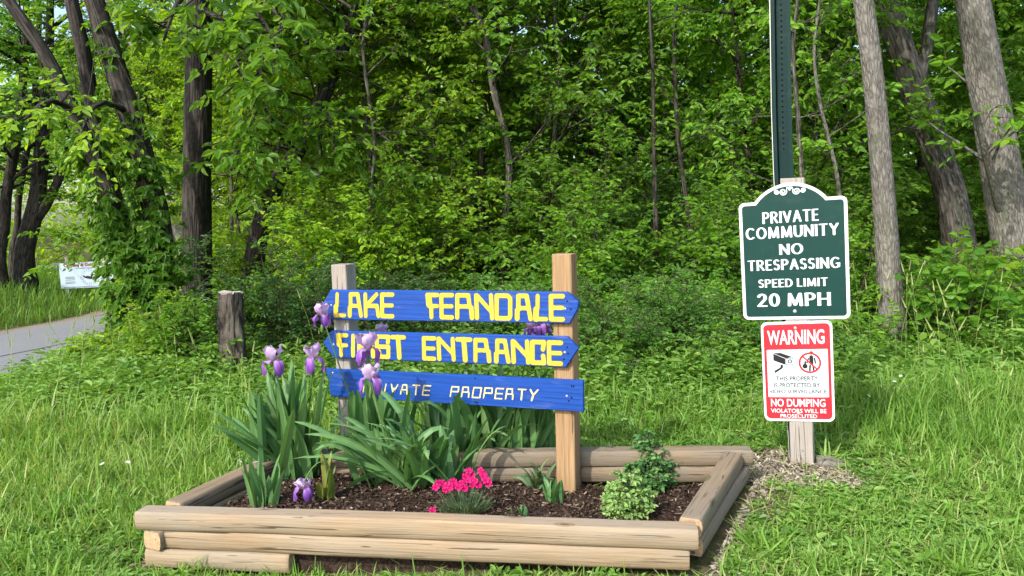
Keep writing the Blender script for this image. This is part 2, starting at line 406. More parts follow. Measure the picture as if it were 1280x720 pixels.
def foliage(rng, wood, crown, limbs, r, nsec, ntw, nl, leafL, aspect=.55, twl=(.25, .5), droop=.35, sec=(.3, .6), tmin=.25, twig_mi=1, tint0=0., flat=.38):
    """side branches, twigs and leaves along the limbs (B,K,3)"""
    B = len(limbs); ln = np.linalg.norm(np.diff(limbs, axis=1), axis=2).sum(1)
    ids = np.repeat(np.arange(B), nsec); t = rng.uniform(tmin, 1, len(ids))
    p, tg = interp_poly(limbs, ids, t)
    side = unit(np.cross(tg, UP + rng.normal(0, .2, tg.shape))) * rng.choice([-1, 1], len(ids))[:, None]
    d = unit(tg * .75 + side * rng.uniform(.4, 1.1, (len(ids), 1)) + UP * rng.normal(.12, .25, (len(ids), 1)))
    sl_ = ln[ids] * rng.uniform(sec[0], sec[1], len(ids)) * (1.1 - .6 * t)
    secs = curved(rng, p, d, sl_, rng.normal(-.05, .12, len(ids)), 5)
    rs = np.minimum(np.asarray(r)[ids] * .5 * (1.1 - t * .7), .025)
    tubes(wood, secs, rs, rs * .3 + .0015, 4)
    # twigs
    ids2 = np.repeat(np.arange(len(secs)), ntw); t2 = rng.uniform(.15, 1, len(ids2))
    p, tg = interp_poly(secs, ids2, t2)
    side = unit(np.cross(tg, UP + rng.normal(0, .35, tg.shape))) * rng.choice([-1, 1], len(ids2))[:, None]
    d = unit(tg * .7 + side * rng.uniform(.3, 1.1, (len(ids2), 1)) + UP * rng.normal(.02, .25, (len(ids2), 1)))
    l2 = rng.uniform(twl[0], twl[1], len(ids2))
    tw = curved(rng, p, d, l2, np.full(len(ids2), -droop * .6), 3, .03)
    tubes(crown, tw, .0035, .0012, 3, mi=twig_mi)
    # leaves, alternate along each twig
    ids3 = np.repeat(np.arange(len(tw)), nl); j = np.tile(np.arange(nl), len(tw))
    t3 = np.clip((j + .6) / nl + rng.normal(0, .04, len(j)), .03, .999)
    p, tg = interp_poly(tw, ids3, t3)
    sg = np.where(j % 2 == 0, 1, -1)[:, None]
    side = unit(np.cross(tg, UP)) * sg
    A = tg * .55 + side * rng.uniform(.45, 1.1, (len(j), 1)) - UP * rng.uniform(0, 2 * droop, (len(j), 1)) + rng.normal(0, .15, p.shape)
    N = UP * flat + rng.normal(0, .42, p.shape)
    L = leafL * rng.uniform(.6, 1.15, len(j)) * (1 - .25 * (t3 > .9))
    tint = np.clip(np.repeat(rng.normal(.42 + tint0, .17, len(tw)), nl) + rng.normal(0, .14, len(j)), 0, 1)
    leaves(crown, p, A, N, L, L * aspect * rng.uniform(.85, 1.15, len(j)), tint)
def trunk_tube(mb, path, r0, r1, seed, sides=22, n=30, flare=.35, flare_h=.35, knobs=.05):
    rg = np.random.default_rng(seed)
    P = resample(path, n); ln = np.r_[0, np.cumsum(np.linalg.norm(np.diff(P, axis=0), axis=1))]
    T = unit(np.gradient(P, axis=0)); N = unit(np.cross(T, np.array([1., 0.1, 0]))); Bn = np.cross(T, N)
    a = np.arange(sides) * 2 * PI / sides
    rad = (r0 + (r1 - r0) * ln / ln[-1])
    lob = 1 + knobs * np.sin(a[None] * 3 + ln[:, None] * 1.3 + seed) + knobs * .7 * np.sin(a[None] * 5 - ln[:, None] * 2.1) + knobs * .5 * rg.normal(0, 1, (n, sides)) * .5
    fl = 1 + flare * np.exp(-ln[:, None] / flare_h) * (1 + .5 * np.sin(a[None] * 4 + seed))
    rr = rad[:, None] * lob * fl
    V = P[:, None] + (N[:, None] * np.cos(a)[None, :, None] + Bn[:, None] * np.sin(a)[None, :, None]) * rr[..., None]
    muv = np.stack([np.cos(a)[None] * rad[:, None] + seed * 3.3, np.sin(a)[None] * rad[:, None], np.broadcast_to(ln[:, None], (n, sides))], -1)
    i = np.arange(n - 1)[:, None] * sides; s0 = np.arange(sides)[None]; s1 = (s0 + 1) % sides
    mb.add(V, np.stack([i + s0, i + s1, i + sides + s1, i + sides + s0], -1).reshape(-1, 4), .5, muv)
    return P
def limbs_from(rng, P, n, lo, hi, length, elev=(10, 45), az0=None, spread=PI, curv=(-.1, .15), r=.03):
    """limbs starting on trunk polyline P between the fractions lo..hi"""
    t = np.sort(rng.uniform(lo, hi, n)); f = t * (len(P) - 1); i = np.minimum(f.astype(int), len(P) - 2)
    p = P[i] + (P[i + 1] - P[i]) * (f - i)[:, None]
    az = (np.arange(n) * 2.4 + rng.uniform(0, 6)) if az0 is None else az0 + rng.uniform(-spread, spread, n)
    el = np.radians(rng.uniform(elev[0], elev[1], n))
    d = np.stack([np.cos(az) * np.cos(el), np.sin(az) * np.cos(el), np.sin(el)], -1)
    ln = length * rng.uniform(.65, 1.15, n) * (1.15 - .5 * (t - lo) / max(hi - lo, .01))
    rr = r * rng.uniform(.7, 1.2, n)
    return curved(rng, p, d, ln, rng.uniform(curv[0], curv[1], n), 6), rr
def tree(name, label, path, r0, r1, seed, bark, leafm, nlimb=14, lo=.3, hi=1., length=1.6, leafL=.1, nsec=5, ntw=4, nl=8, elev=(5, 45), group=None, cat='tree', limb_r=.02,
         extra=None, az0=None, spread=PI, aspect=.55, droop=.35, sides=18, twl=(.25, .5), flare=.35, tint0=0., stems=None, curv=(-.1, .15)):
    rng = np.random.default_rng(seed); base = np.array(path[0], float)
    wood = MB(); crown = MB()
    P = trunk_tube(wood, path, r0, r1, seed, sides=sides, flare=flare)
    if stems:
        for (pp, a, b) in stems: trunk_tube(wood, pp, a, b, seed + 7, sides=14, flare=.05)
    lim, rr = limbs_from(rng, P, nlimb, lo, hi, length, elev, az0, spread, r=limb_r, curv=curv)
    if extra is not None:
        for q in extra:
            q2 = resample(q, 6)[None]; lim = np.concatenate([lim, q2]); rr = np.r_[rr, limb_r * 1.2]
    tubes(wood, lim, rr, rr * .3, 6)
    foliage(rng, wood, crown, lim, rr, nsec, ntw, nl, leafL, aspect, twl, droop, tint0=tint0)
    t = thing(name, label, cat, base, 0, group)
    for mb in (wood, crown):
        mb.V = [v_ - base.astype(np.float32) for v_ in mb.V]
    wood.build('trunk', bark, t, smooth=True)
    crown.build('crown', [leafm, M['twig']], t)
    return t
def bush(name, label, base, h, w, seed, leafm, nst=16, leafL=.045, nsec=5, ntw=4, nl=8, group=None, droop=.25, aspect=.5, cat='bush', tint0=0., twl=(.12, .28)):
    rng = np.random.default_rng(seed); wood = MB(); crown = MB()
    az = np.arange(nst) * 2.4 + rng.uniform(0, 6); el = np.radians(rng.uniform(25, 80, nst))
    d = np.stack([np.cos(az) * np.cos(el) * w / h, np.sin(az) * np.cos(el) * w / h, np.sin(el)], -1)
    st = np.c_[rng.normal(0, .06 * w, (nst, 2)), np.full(nst, -.02)]
    lim = curved(rng, st, d, h * rng.uniform(.7, 1.1, nst), rng.uniform(-.35, .05, nst), 6, .08)
    rr = np.full(nst, .008)
    tubes(wood, lim, rr, rr * .3, 5)
    foliage(rng, wood, crown, lim, rr, nsec, ntw, nl, leafL, aspect, twl, droop, sec=(.25, .5), tmin=.12, tint0=tint0)
    t = thing(name, label, cat, base, 0, group)
    wood.build('stem', M['twig'], t); crown.build('foliage', [leafm, M['twig']], t)
    return t
def on(x, y): return np.array((x, y, float(H(x, y))))
def trunk_px(pts):
    """trunk given as (pixel x, pixel y, distance) stations"""
    return [at(*q) for q in pts]
# ------------------------------------------------------------------ the trees one can tell apart
def rad(wpx, Y): return wpx / 2 / F_PX * Y
YV = 8.0
tree('tree', 'leaning multi stemmed tree wrapped in climbing vine beside the road', trunk_px([(184, 462, YV), (204, 362, YV), (199, 280, YV), (173, 175, YV), (150, 100, YV), (118, 0, YV + .1), (80, -140, YV + .2), (50, -260, YV + .4)]),
     rad(34, YV), .07, 11, M['bark_dark'], M['leaf_yellow'], nlimb=6, lo=.72, hi=1, length=1.5, leafL=.11, nsec=5, ntw=4, nl=7, limb_r=.03,
     stems=[([at(186, 440, YV), at(180, 380, YV), at(155, 287, YV - .1), at(120, 200, YV - .2), at(90, 137, YV - .2), at(60, 70, YV - .2), at(10, 0, YV - .2), at(-50, -90, YV - .2)], rad(22, YV), .05),
            ([at(190, 440, YV + .1), at(185, 390, YV + .15), at(160, 300, YV + .2), at(130, 205, YV + .2), at(114, 125, YV + .2), at(104, 60, YV + .2), at(86, -10, YV + .2), at(70, -120, YV + .2)], rad(24, YV), .06)],
     extra=[[at(90, 137, YV - .2), at(60, 120, YV - .6), at(30, 150, YV - 1.0)], [at(160, 140, YV), at(120, 120, YV - .6), at(100, 170, YV - 1)]])
tree('tree', 'thick straight dark trunk rising just right of the vine clad tree', trunk_px([(246, 440, 9.3), (246, 330, 9.3), (247, 200, 9.3), (250, 0, 9.3), (252, -140, 9.3), (255, -330, 9.3)]),
     rad(38, 9.3), .11, 12, M['bark_dark'], M['leaf_edge'], nlimb=8, lo=.6, hi=1, length=2.2, leafL=.15, nsec=6, ntw=5, nl=7, limb_r=.04,
     extra=[[at(250, -60, 9.2), at(320, -10, 7.8), at(385, 55, 7.2)], [at(250, -90, 9.2), at(330, -60, 7.8), at(440, 10, 7.2)], [at(250, 10, 9.2), at(290, 30, 8.6), at(335, 110, 8.0)], [at(250, -20, 9.2), at(300, -20, 8.4), at(350, 60, 7.6)], [at(250, 60, 9.2), at(290, 70, 8.6), at(340, 150, 8.3)], [at(248, -20, 9.2), at(220, 0, 8.6), at(205, 50, 8.1)]])
tree('tree', 'pale grey leaning trunk behind, between the vine clad tree and the straight dark trunk', trunk_px([(230, 370, 15), (225, 320, 15), (218, 220, 15), (204, 140, 15), (184, 75, 15), (140, 10, 15), (90, -90, 15)]),
     rad(26, 15), .08, 13, M['bark_pale'], M['leaf_yellow'], nlimb=8, lo=.5, length=2.2, leafL=.12)
tree('tree', 'dark trunk leaning to the right behind the bush by the old stump', trunk_px([(312, 372, 9.6), (325, 285, 9.6), (345, 227, 9.6), (375, 186, 9.6), (405, 122, 9.6), (432, 50, 9.6), (470, -60, 9.6)]),
     rad(24, 9.6), .06, 14, M['bark_dark'], M['leaf_edge'], nlimb=9, lo=.45, length=1.5, leafL=.14, nsec=5, ntw=4, nl=7,
     extra=[[at(400, 130, 9.6), at(470, 160, 8.8), at(530, 210, 8.5)], [at(372, 190, 9.6), at(350, 160, 9.0), at(345, 210, 7.8)], [at(390, 150, 9.6), at(410, 130, 9), at(420, 190, 7.9)], [at(372, 190, 9.6), at(310, 170, 9.2), at(290, 200, 8.4)]])
tree('tree', 'slim grey trunk seen between the two upper blue boards', trunk_px([(630, 440, 9.0), (628, 312, 9.0), (637, 230, 9.0), (637, 183, 9.0), (616, 115, 9.0), (607, 37, 9.0), (582, -10, 9.0), (560, -120, 9.0)]),
     rad(11, 9), .03, 15, M['bark_mid'], M['leaf_edge'], nlimb=14, lo=.4, length=1.4, leafL=.09, nsec=5, ntw=4, nl=7, limb_r=.016, sides=12)
tree('tree', 'thin dark trunk close left of the slim grey trunk behind the sign', trunk_px([(608, 430, 9.6), (608, 330, 9.6), (600, 240, 9.6), (604, 150, 9.6), (620, 60, 9.6), (640, -90, 9.6)]),
     rad(11, 9.6), .025, 16, M['bark_dark'], M['leaf_edge'], nlimb=14, lo=.3, length=1.4, leafL=.09, nsec=5, ntw=4, nl=7, limb_r=.014, sides=10)
tree('tree', 'slender light trunk standing just right of the green notice', trunk_px([(1121, 458, 6.6), (1116, 400, 6.6), (1111, 340, 6.6), (1107, 265, 6.6), (1100, 190, 6.6), (1092, 100, 6.6), (1078, 0, 6.6), (1060, -150, 6.6), (1035, -420, 6.7), (1020, -650, 6.8)]),
     rad(29, 6.6), .05, 17, M['bark_grey'], M['leaf_edge'], nlimb=13, lo=.62, hi=1, length=1.8, leafL=.11, limb_r=.025, nl=7, flare=.5)
tree('tree', 'darker leaning trunk between the two pale trunks on the right', trunk_px([(1212, 415, 8.7), (1204, 345, 8.7), (1195, 270, 8.7), (1182, 220, 8.7), (1160, 160, 8.7), (1141, 110, 8.7), (1125, 60, 8.7), (1108, 0, 8.7), (1070, -120, 8.7), (1040, -330, 8.7)]),
     rad(40, 8.7), .1, 18, M['bark_mid'], M['leaf_edge'], nlimb=11, lo=.55, hi=1, length=2.4, leafL=.11, limb_r=.035, nl=7,
     stems=[([at(1146, 110, 8.7), at(1158, 60, 8.8), at(1168, -10, 8.9), at(1180, -120, 9.0)], rad(16, 8.7), .05)])
tree('tree', 'thick pale grey trunk at the right edge with rough bark', trunk_px([(1287, 470, 7.5), (1278, 400, 7.5), (1266, 310, 7.5), (1253, 230, 7.5), (1241, 150, 7.5), (1229, 80, 7.5), (1217, 0, 7.5), (1190, -180, 7.5), (1170, -480, 7.6)]),
     rad(50, 7.5), .1, 19, M['bark_grey'], M['leaf_edge'], nlimb=12, lo=.6, hi=1, length=2.4, leafL=.12, limb_r=.04, nl=7, flare=.3,
     extra=[[at(1250, 260, 7.4), at(1225, 165, 7.0), at(1205, 80, 6.8)]])
tree('tree', 'low bright maple sapling sprouting at the foot of the thick pale trunk', [on(4.75, 7.0), on(4.72, 7.0) + (0, 0, .45), on(4.62, 6.95) + (0, 0, 1.0)],
     .012, .006, 20, M['bark_mid'], M['leaf_yellow'], nlimb=7, lo=.5, length=.45, leafL=.11, aspect=.9, nsec=3, ntw=2, nl=4, limb_r=.006, sides=8, cat='sapling', flare=0)
for k, (pts, wp, lab, bk) in enumerate([
        ([(822, 470, 8.2), (820, 307, 8.2), (818, 200, 8.2), (816, 80, 8.2), (808, -60, 8.2)], 8, 'slim dark stem standing alone midway between the tan post and the green notice', 'bark_dark'),
        ([(874, 460, 8.0), (868, 320, 8.0), (858, 250, 8.0), (847, 175, 8.0), (842, 60, 8.0), (850, -60, 8.0)], 8, 'slim crooked stem close left of the green notice', 'bark_dark'),
        ([(1000, 440, 7.6), (1003, 225, 7.6), (998, 150, 7.6), (990, 60, 7.6), (1004, -60, 7.6)], 9, 'slender grey stem just right of the steel channel', 'bark_mid'),
        ([(1062, 440, 7.8), (1048, 222, 7.8), (1022, 118, 7.8), (1016, 60, 7.8), (1034, -60, 7.8)], 6, 'thin bent stem between the steel channel and the slender light trunk', 'bark_grey'),
        ([(462, 440, 8.4), (458, 300, 8.4), (470, 180, 8.4), (452, 60, 8.4), (470, -60, 8.4)], 6, 'thin wavy stem above the left end of the top board', 'bark_mid')]):
    tree('young_tree', lab, trunk_px(pts), rad(wp, pts[0][2]), .014, 220 + k, M[bk], M['leaf_edge'], nlimb=7, lo=.35, hi=1, length=.8, leafL=.09, nsec=3, ntw=3, nl=6, limb_r=.008, sides=10, flare=.1)
# the far side of the road
for i, (lab, px, wpx, Y_, top, br) in enumerate([
        ('big dark roadside tree with forked trunk, left of the white owners notice', 33, 25, 19, 130, 1),
        ('dark trunk cut by the left edge beyond the road', 3, 15, 18.5, 150, 0),
        ('thin pole like trunk just left of the forked roadside tree', 19, 8, 20, 150, 0),
        ('slim dark trunk rising behind the white owners notice', 122, 12, 21, 160, 0)]):
    b = gnd(px, 372, -.35); b = at(px, 372, Y_); gz = float(H(b[0], b[1])); b[2] = gz - .05
    k = b[1]
    tree('tree', lab, [b, b + (.03, 0, 1.1), at(px + 4, 290, k), at(px + (14 if br else 3), 250, k), at(px + 22, 150, k), at(px + 30, 40, k), at(px + 30, -40, k)], rad(wpx, Y_), .06, 30 + i, M['bark_dark'], M['leaf_shrub'] if br else M['leaf_edge'],
         nlimb=26 if br else 16, lo=.3, hi=1, length=3.0 if br else 2.2, leafL=.12, nsec=8, ntw=6, nl=9, limb_r=.05, elev=(-5, 45), flare=.25, sides=12, droop=.3,
         stems=[([at(px + 3, 285, k), at(px + 26, 255, k), at(px + 45, 215, k + .2), at(px + 60, 150, k + .4)], rad(14, Y_), .05)] if br else None)

# ------------------------------------------------------------------ understory saplings, a few forms copied and turned
PROTO = {}
def proto_place(kind, x, y, rz, sc, label, group):
    base = on(x, y) - (0, 0, .05)
    if kind not in PROTO:
        a = dict(
            a=dict(path=[(0, 0, -.1), (.10, .05, 1.3), (-.05, .12, 3.0), (.12, 0, 5.2)], r0=.045, r1=.012, seed=41, bark=M['bark_mid'], leafm=M['leaf_edge'], nlimb=30, lo=.06, length=1.5, leafL=.10, nsec=7, ntw=6, nl=9),
            b=dict(path=[(0, 0, -.1), (-.2, .0, 1.2), (-.1, -.12, 2.6), (.25, 0, 4.6)], r0=.04, r1=.012, seed=42, bark=M['bark_dark'], leafm=M['leaf_edge'], nlimb=30, lo=.06, length=1.3, leafL=.085, nsec=7, ntw=6, nl=10, aspect=.5, droop=.5),
            c=dict(path=[(0, 0, -.1), (.05, .0, 2.0), (-.1, .1, 4.2), (.1, 0, 7.2)], r0=.07, r1=.02, seed=43, bark=M['bark_mid'], leafm=M['leaf_woods'], nlimb=30, lo=.1, length=2.0, leafL=.12, nsec=7, ntw=6, nl=9, limb_r=.025),
            d=dict(path=[(0, 0, -.1), (.12, .1, 2.2), (.3, .1, 4.6), (.2, 0, 7.6)], r0=.085, r1=.02, seed=44, bark=M['bark_dark'], leafm=M['leaf_woods'], nlimb=30, lo=.15, length=2.2, leafL=.12, nsec=7, ntw=6, nl=9, limb_r=.03, droop=.25),
            y=dict(path=[(0, 0, -.1), (.12, .1, 1.4), (.0, .1, 3.2), (.1, 0, 5.4)], r0=.04, r1=.012, seed=45, bark=M['bark_mid'], leafm=M['leaf_yellow'], nlimb=28, lo=.08, length=1.6, leafL=.10, nsec=6, ntw=6, nl=9))[kind]
        t = tree('young_tree', label, group=group, **a)
        t.location = [float(v) for v in base]; t.rotation_euler = (0, 0, rz); t.scale = (sc, sc, sc)
        PROTO[kind] = t
    else:
        copy_thing(PROTO[kind], base, rz, sc, label, group)
GE = 'young trees along the edge of the woods'
front = [  # kind, px, distance, scale, label
    ('y', 305, 11.6, .95, 'bright yellow green young tree behind the old stump, left of the leaning dark trunk'),
    ('y', 420, 10.4, 1.0, 'leafy young tree rising behind the grey left post of the blue sign'),
    ('y', 470, 9.8, 1.05, 'dense young tree rising behind the word LAKE on the top board'),
    ('y', 545, 11.5, 1.0, 'paler young tree deeper in the woods above the middle of the blue sign'),
    ('y', 545, 9.6, .9, 'bright young tree right above the gap between LAKE and FERNDALE'),
    ('a', 700, 9.9, 1.05, 'young tree with broad leaves rising behind the new tan post'),
    ('b', 760, 10.6, 1.1, 'drooping young tree to the right of the new tan post'),
    ('a', 850, 11.2, 1.0, 'young tree in the shade left of the green notice'),
    ('b', 925, 9.2, 1.0, 'young tree behind the left edge of the green notice'),
    ('a', 1010, 9.0, .9, 'young tree directly behind the steel pole above the green notice'),
    ('b', 1050, 10.0, .9, 'young tree with low leaves between the notice post and the slender light trunk'),
    ('a', 1150, 11.2, .9, 'young leafy tree just behind the darker leaning trunk at right'),
    ('b', 1235, 10.2, 1.0, 'young tree showing between the darker leaning trunk and the thick pale trunk'),
    ('a', 1330, 9.4, 1.0, 'young tree partly cut by the right edge behind the thick pale trunk'),
    ('y', 330, 12.6, 1.05, 'sunlit young tree showing behind the dark trunk that leans right'),
    ('y', 255, 14.5, 1.1, 'sunlit young tree behind the straight dark trunk'),
    ('y', 205, 13.5, 1.0, 'bright young tree in the light gap behind the vine clad tree')]
rg = random.Random(9)
for kind, px, Y_, sc, lab in front:
    q = at(px, 360, Y_); proto_place(kind, q[0], q[1], rg.uniform(0, 6.28), sc, lab, GE)
second = [(300, 14.0), (360, 13.0), (470, 14.2), (590, 13.4), (680, 13.0), (790, 13.8), (890, 14.2), (985, 13.2), (1090, 13.4), (1200, 13.4), (1320, 13.4)]
for i, (px, Y_) in enumerate(second):
    q = at(px, 360, Y_); side = 'left of the grey trunk' if px < 620 else 'right of the sign' if px < 960 else 'behind the right trunks'
    proto_place('cd'[i % 2] if px > 500 else 'y', q[0], q[1], rg.uniform(0, 6.28), rg.uniform(.85, 1.1), 'shaded tree in the second row of the woods ' + side, 'shaded trees in the second row of the woods')
for i in range(12):
    px = 250 + i * 93 + rg.uniform(-18, 18); Y_ = rg.uniform(16.5, 21)
    q = at(px, 360, Y_)
    proto_place('dc'[i % 2], q[0], q[1], rg.uniform(0, 6.28), rg.uniform(1.0, 1.35), 'dim tall tree deep in the woods behind the second row', 'dim trees deep in the woods')

# ------------------------------------------------------------------ woods and undergrowth that read as one mass
def leaf_cloud(rng, cen, rad_, per, L, tint=(.45, .2), flat=.7):
    n = len(cen); ids = np.repeat(np.arange(n), per)
    o = rng.normal(0, 1, (n * per, 3)); o /= np.maximum(1, np.linalg.norm(o, axis=1) / 1.6)[:, None]
    P = cen[ids] + o * rad_[ids]
    A = rng.normal(0, 1, P.shape) * (1, 1, .5) - UP * .3; N = UP * flat + rng.normal(0, .5, P.shape)
    l = L * rng.uniform(.6, 1.2, len(P)); t = np.clip(np.repeat(rng.normal(tint[0], tint[1] * .7, n), per) + rng.normal(0, tint[1], len(P)), 0, 1)
    return P, A, N, l, t
rng = np.random.default_rng(77)
mb = MB()
n = 1500
yy = rng.uniform(17, 40, n); xx = rng.uniform(-.8, .95, n) * yy; ok = road_s(xx, yy) > 3.2
zz = rng.uniform(0, 1, n)**1.1 * (4 + yy * .30); xx, yy, zz = xx[ok], yy[ok], zz[ok]
keep = vnoise(xx, zz, .8, 3) > -.35 + .5 * sstep((zz - 5) / 6); xx, yy, zz = xx[keep], yy[keep], zz[keep]
n2 = 900; y2 = rng.uniform(16, 24, n2); x2 = rng.uniform(-.55, .95, n2) * y2; ok = road_s(x2, y2) > 3.0
xx = np.r_[xx, x2[ok]]; yy = np.r_[yy, y2[ok]]; zz = np.r_[zz, rng.uniform(0, 3.6, n2)[ok]]
cen = np.stack([xx, yy, zz + H(xx, yy)], -1)
P, A, N, l, t = leaf_cloud(rng, cen, np.stack([rng.uniform(.5, 1.2, len(cen)), rng.uniform(.5, 1.2, len(cen)), rng.uniform(.25, .6, len(cen))], -1), 95, .17)
leaves(mb, P, A, N, l, l * .6, t)
tag(mb.build('woods', M['leaf_woods']), 'deep green wall of far woods behind the young trees', 'woods', kind='stuff')
mb = MB()
n = 2400
yy = rng.uniform(24, 58, n); xx = rng.uniform(-.95, .0, n) * yy; ok = (np.abs(road_s(xx, yy)) > 3.3) & ((road_s(xx, yy) < 0) | (yy > 26)) & ((yy > 25) | (xx / yy < -.5))
xx, yy = xx[ok], yy[ok]; zz = rng.uniform(0, 1, len(xx)) * (5 + (yy - 20) * .3)
keep = vnoise(xx, zz, .7, 8) > -.15; xx, yy, zz = xx[keep], yy[keep], zz[keep]
cen = np.stack([xx, yy, zz + H(xx, yy)], -1)
P, A, N, l, t = leaf_cloud(rng, cen, np.full((len(cen), 3), 1.) * rng.uniform(.6, 1.5, (len(cen), 1)) * (1, 1, .5), 80, .24, (.6, .2))
leaves(mb, P, A, N, l, l * .6, t)
tag(mb.build('woods', M['leaf_yellow']), 'sunlit pale green woods far beyond the road', 'woods', kind='stuff')
mb = MB()
n = 900
yy = rng.uniform(6.9, 19, n); xx = rng.uniform(-.5, .9, n) * yy; ok = road_s(xx, yy) > 3.6
xx, yy = xx[ok], yy[ok]; cen = np.stack([xx, yy, H(xx, yy) + rng.uniform(.05, .5, len(xx))], -1)
P, A, N, l, t = leaf_cloud(rng, cen, np.full((len(cen), 3), 1.) * rng.uniform(.25, .5, (len(cen), 1)) * (1, 1, .5), 60, .085, (.45, .2), 1.0)
P[:, 2] = np.maximum(P[:, 2], H(P[:, 0], P[:, 1]) + .02)
leaves(mb, P, A, N, l, l * .6, t)
tag(mb.build('undergrowth', M['leaf_shrub']), 'low leafy undergrowth on the floor of the woods', 'undergrowth', kind='stuff')

# ------------------------------------------------------------------ bushes along the edge
def bush_px(px, Y_, h, w, seed, mat, label, **k):
    q = at(px, 360, Y_); return bush('bush', label, on(q[0], q[1]), h, w, seed, mat, group='bushes along the edge of the woods', **k)
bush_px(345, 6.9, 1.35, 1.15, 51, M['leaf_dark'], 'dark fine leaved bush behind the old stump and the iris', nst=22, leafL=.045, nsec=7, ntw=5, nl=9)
bush_px(252, 6.35, .95, .7, 52, M['leaf_vine'], 'low green bush between the vine clad tree and the old stump', nst=18, leafL=.06)
bush_px(205, 6.6, .8, .65, 53, M['leaf_yellow'], 'bright light green weedy bush at the foot of the vine clad tree', nst=18, leafL=.06)
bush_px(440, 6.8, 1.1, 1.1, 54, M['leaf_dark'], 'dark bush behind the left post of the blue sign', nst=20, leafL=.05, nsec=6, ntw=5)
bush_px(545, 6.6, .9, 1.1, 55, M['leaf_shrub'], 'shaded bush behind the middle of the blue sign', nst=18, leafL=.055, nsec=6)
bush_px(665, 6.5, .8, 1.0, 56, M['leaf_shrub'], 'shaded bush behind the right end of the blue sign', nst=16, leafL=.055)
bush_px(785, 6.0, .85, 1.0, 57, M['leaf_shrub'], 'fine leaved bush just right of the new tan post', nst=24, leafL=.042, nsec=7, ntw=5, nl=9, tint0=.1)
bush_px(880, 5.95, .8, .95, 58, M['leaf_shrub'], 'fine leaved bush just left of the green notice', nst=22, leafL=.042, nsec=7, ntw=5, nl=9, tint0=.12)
bush_px(965, 6.4, .85, 1.0, 59, M['leaf_edge'], 'leafy bush hidden behind the two notices on the post', nst=18, leafL=.07)
bush_px(1062, 7.0, 1.1, .7, 60, M['leaf_edge'], 'leafy bush between the green notice and the slender light trunk', nst=18, leafL=.075, nl=7)
bush_px(1210, 6.1, .9, .6, 61, M['leaf_vine'], 'large leaved light green bush between the slender trunk and the thick pale trunk', nst=14, leafL=.10, aspect=.8, nsec=4, ntw=3, nl=5)
bush_px(1240, 7.5, .85, .8, 62, M['leaf_edge'], 'dense green bush just left of the thick pale trunk', nst=18, leafL=.07)
bush_px(1325, 6.3, .8, .8, 63, M['leaf_edge'], 'green bush at the right edge in front of the thick pale trunk', nst=18, leafL=.07)
bush_px(140, 7.3, .55, .65, 64, M['leaf_yellow'], 'sunny yellow green bush left of the vine clad trunk at the road bank', nst=18, leafL=.07)

def shrub_px(px, Y_, h, w, seed, mat, label, **k):
    q = at(px, 360, Y_); a = dict(nst=20, leafL=.08, nsec=7, ntw=5, nl=8, twl=(.2, .42), cat='shrub', group='tall shrubs under the first trees'); a.update(k)
    return bush('tall_shrub', label, on(q[0], q[1]), h, w, seed, mat, **a)
shrub_px(430, 8.3, 2.0, .8, 151, M['leaf_yellow'], 'tall bright shrub between the leaning dark trunk and the left post')
shrub_px(520, 8.5, 2.3, 1.1, 152, M['leaf_yellow'], 'tall shrub filling the space above LAKE on the top board')
shrub_px(590, 9.7, 2.4, 1.2, 153, M['leaf_edge'], 'tall shrub deeper behind the slim grey trunk')
shrub_px(680, 9.1, 2.1, 1.1, 154, M['leaf_edge'], 'tall shrub behind the top of the new tan post')
shrub_px(745, 8.0, 1.9, .9, 155, M['leaf_edge'], 'tall shrub standing over the fine leaved bush right of the tan post')
shrub_px(835, 8.7, 1.9, 1.1, 156, M['leaf_shrub'], 'dark tall shrub midway between the tan post and the green notice')
shrub_px(905, 8.0, 1.7, .9, 157, M['leaf_edge'], 'tall shrub touching the left edge of the green notice')
shrub_px(1035, 8.1, 2.2, 1.0, 158, M['leaf_edge'], 'tall shrub between the steel pole and the slender light trunk')
shrub_px(1150, 9.9, 2.0, 1.1, 159, M['leaf_edge'], 'tall shrub behind the slender light trunk, left of the darker trunk')
shrub_px(1250, 9.7, 2.0, 1.0, 160, M['leaf_edge'], 'tall shrub right of the darker leaning trunk')
shrub_px(295, 9.9, 1.7, .9, 161, M['leaf_yellow'], 'tall sunlit shrub right of the straight dark trunk')

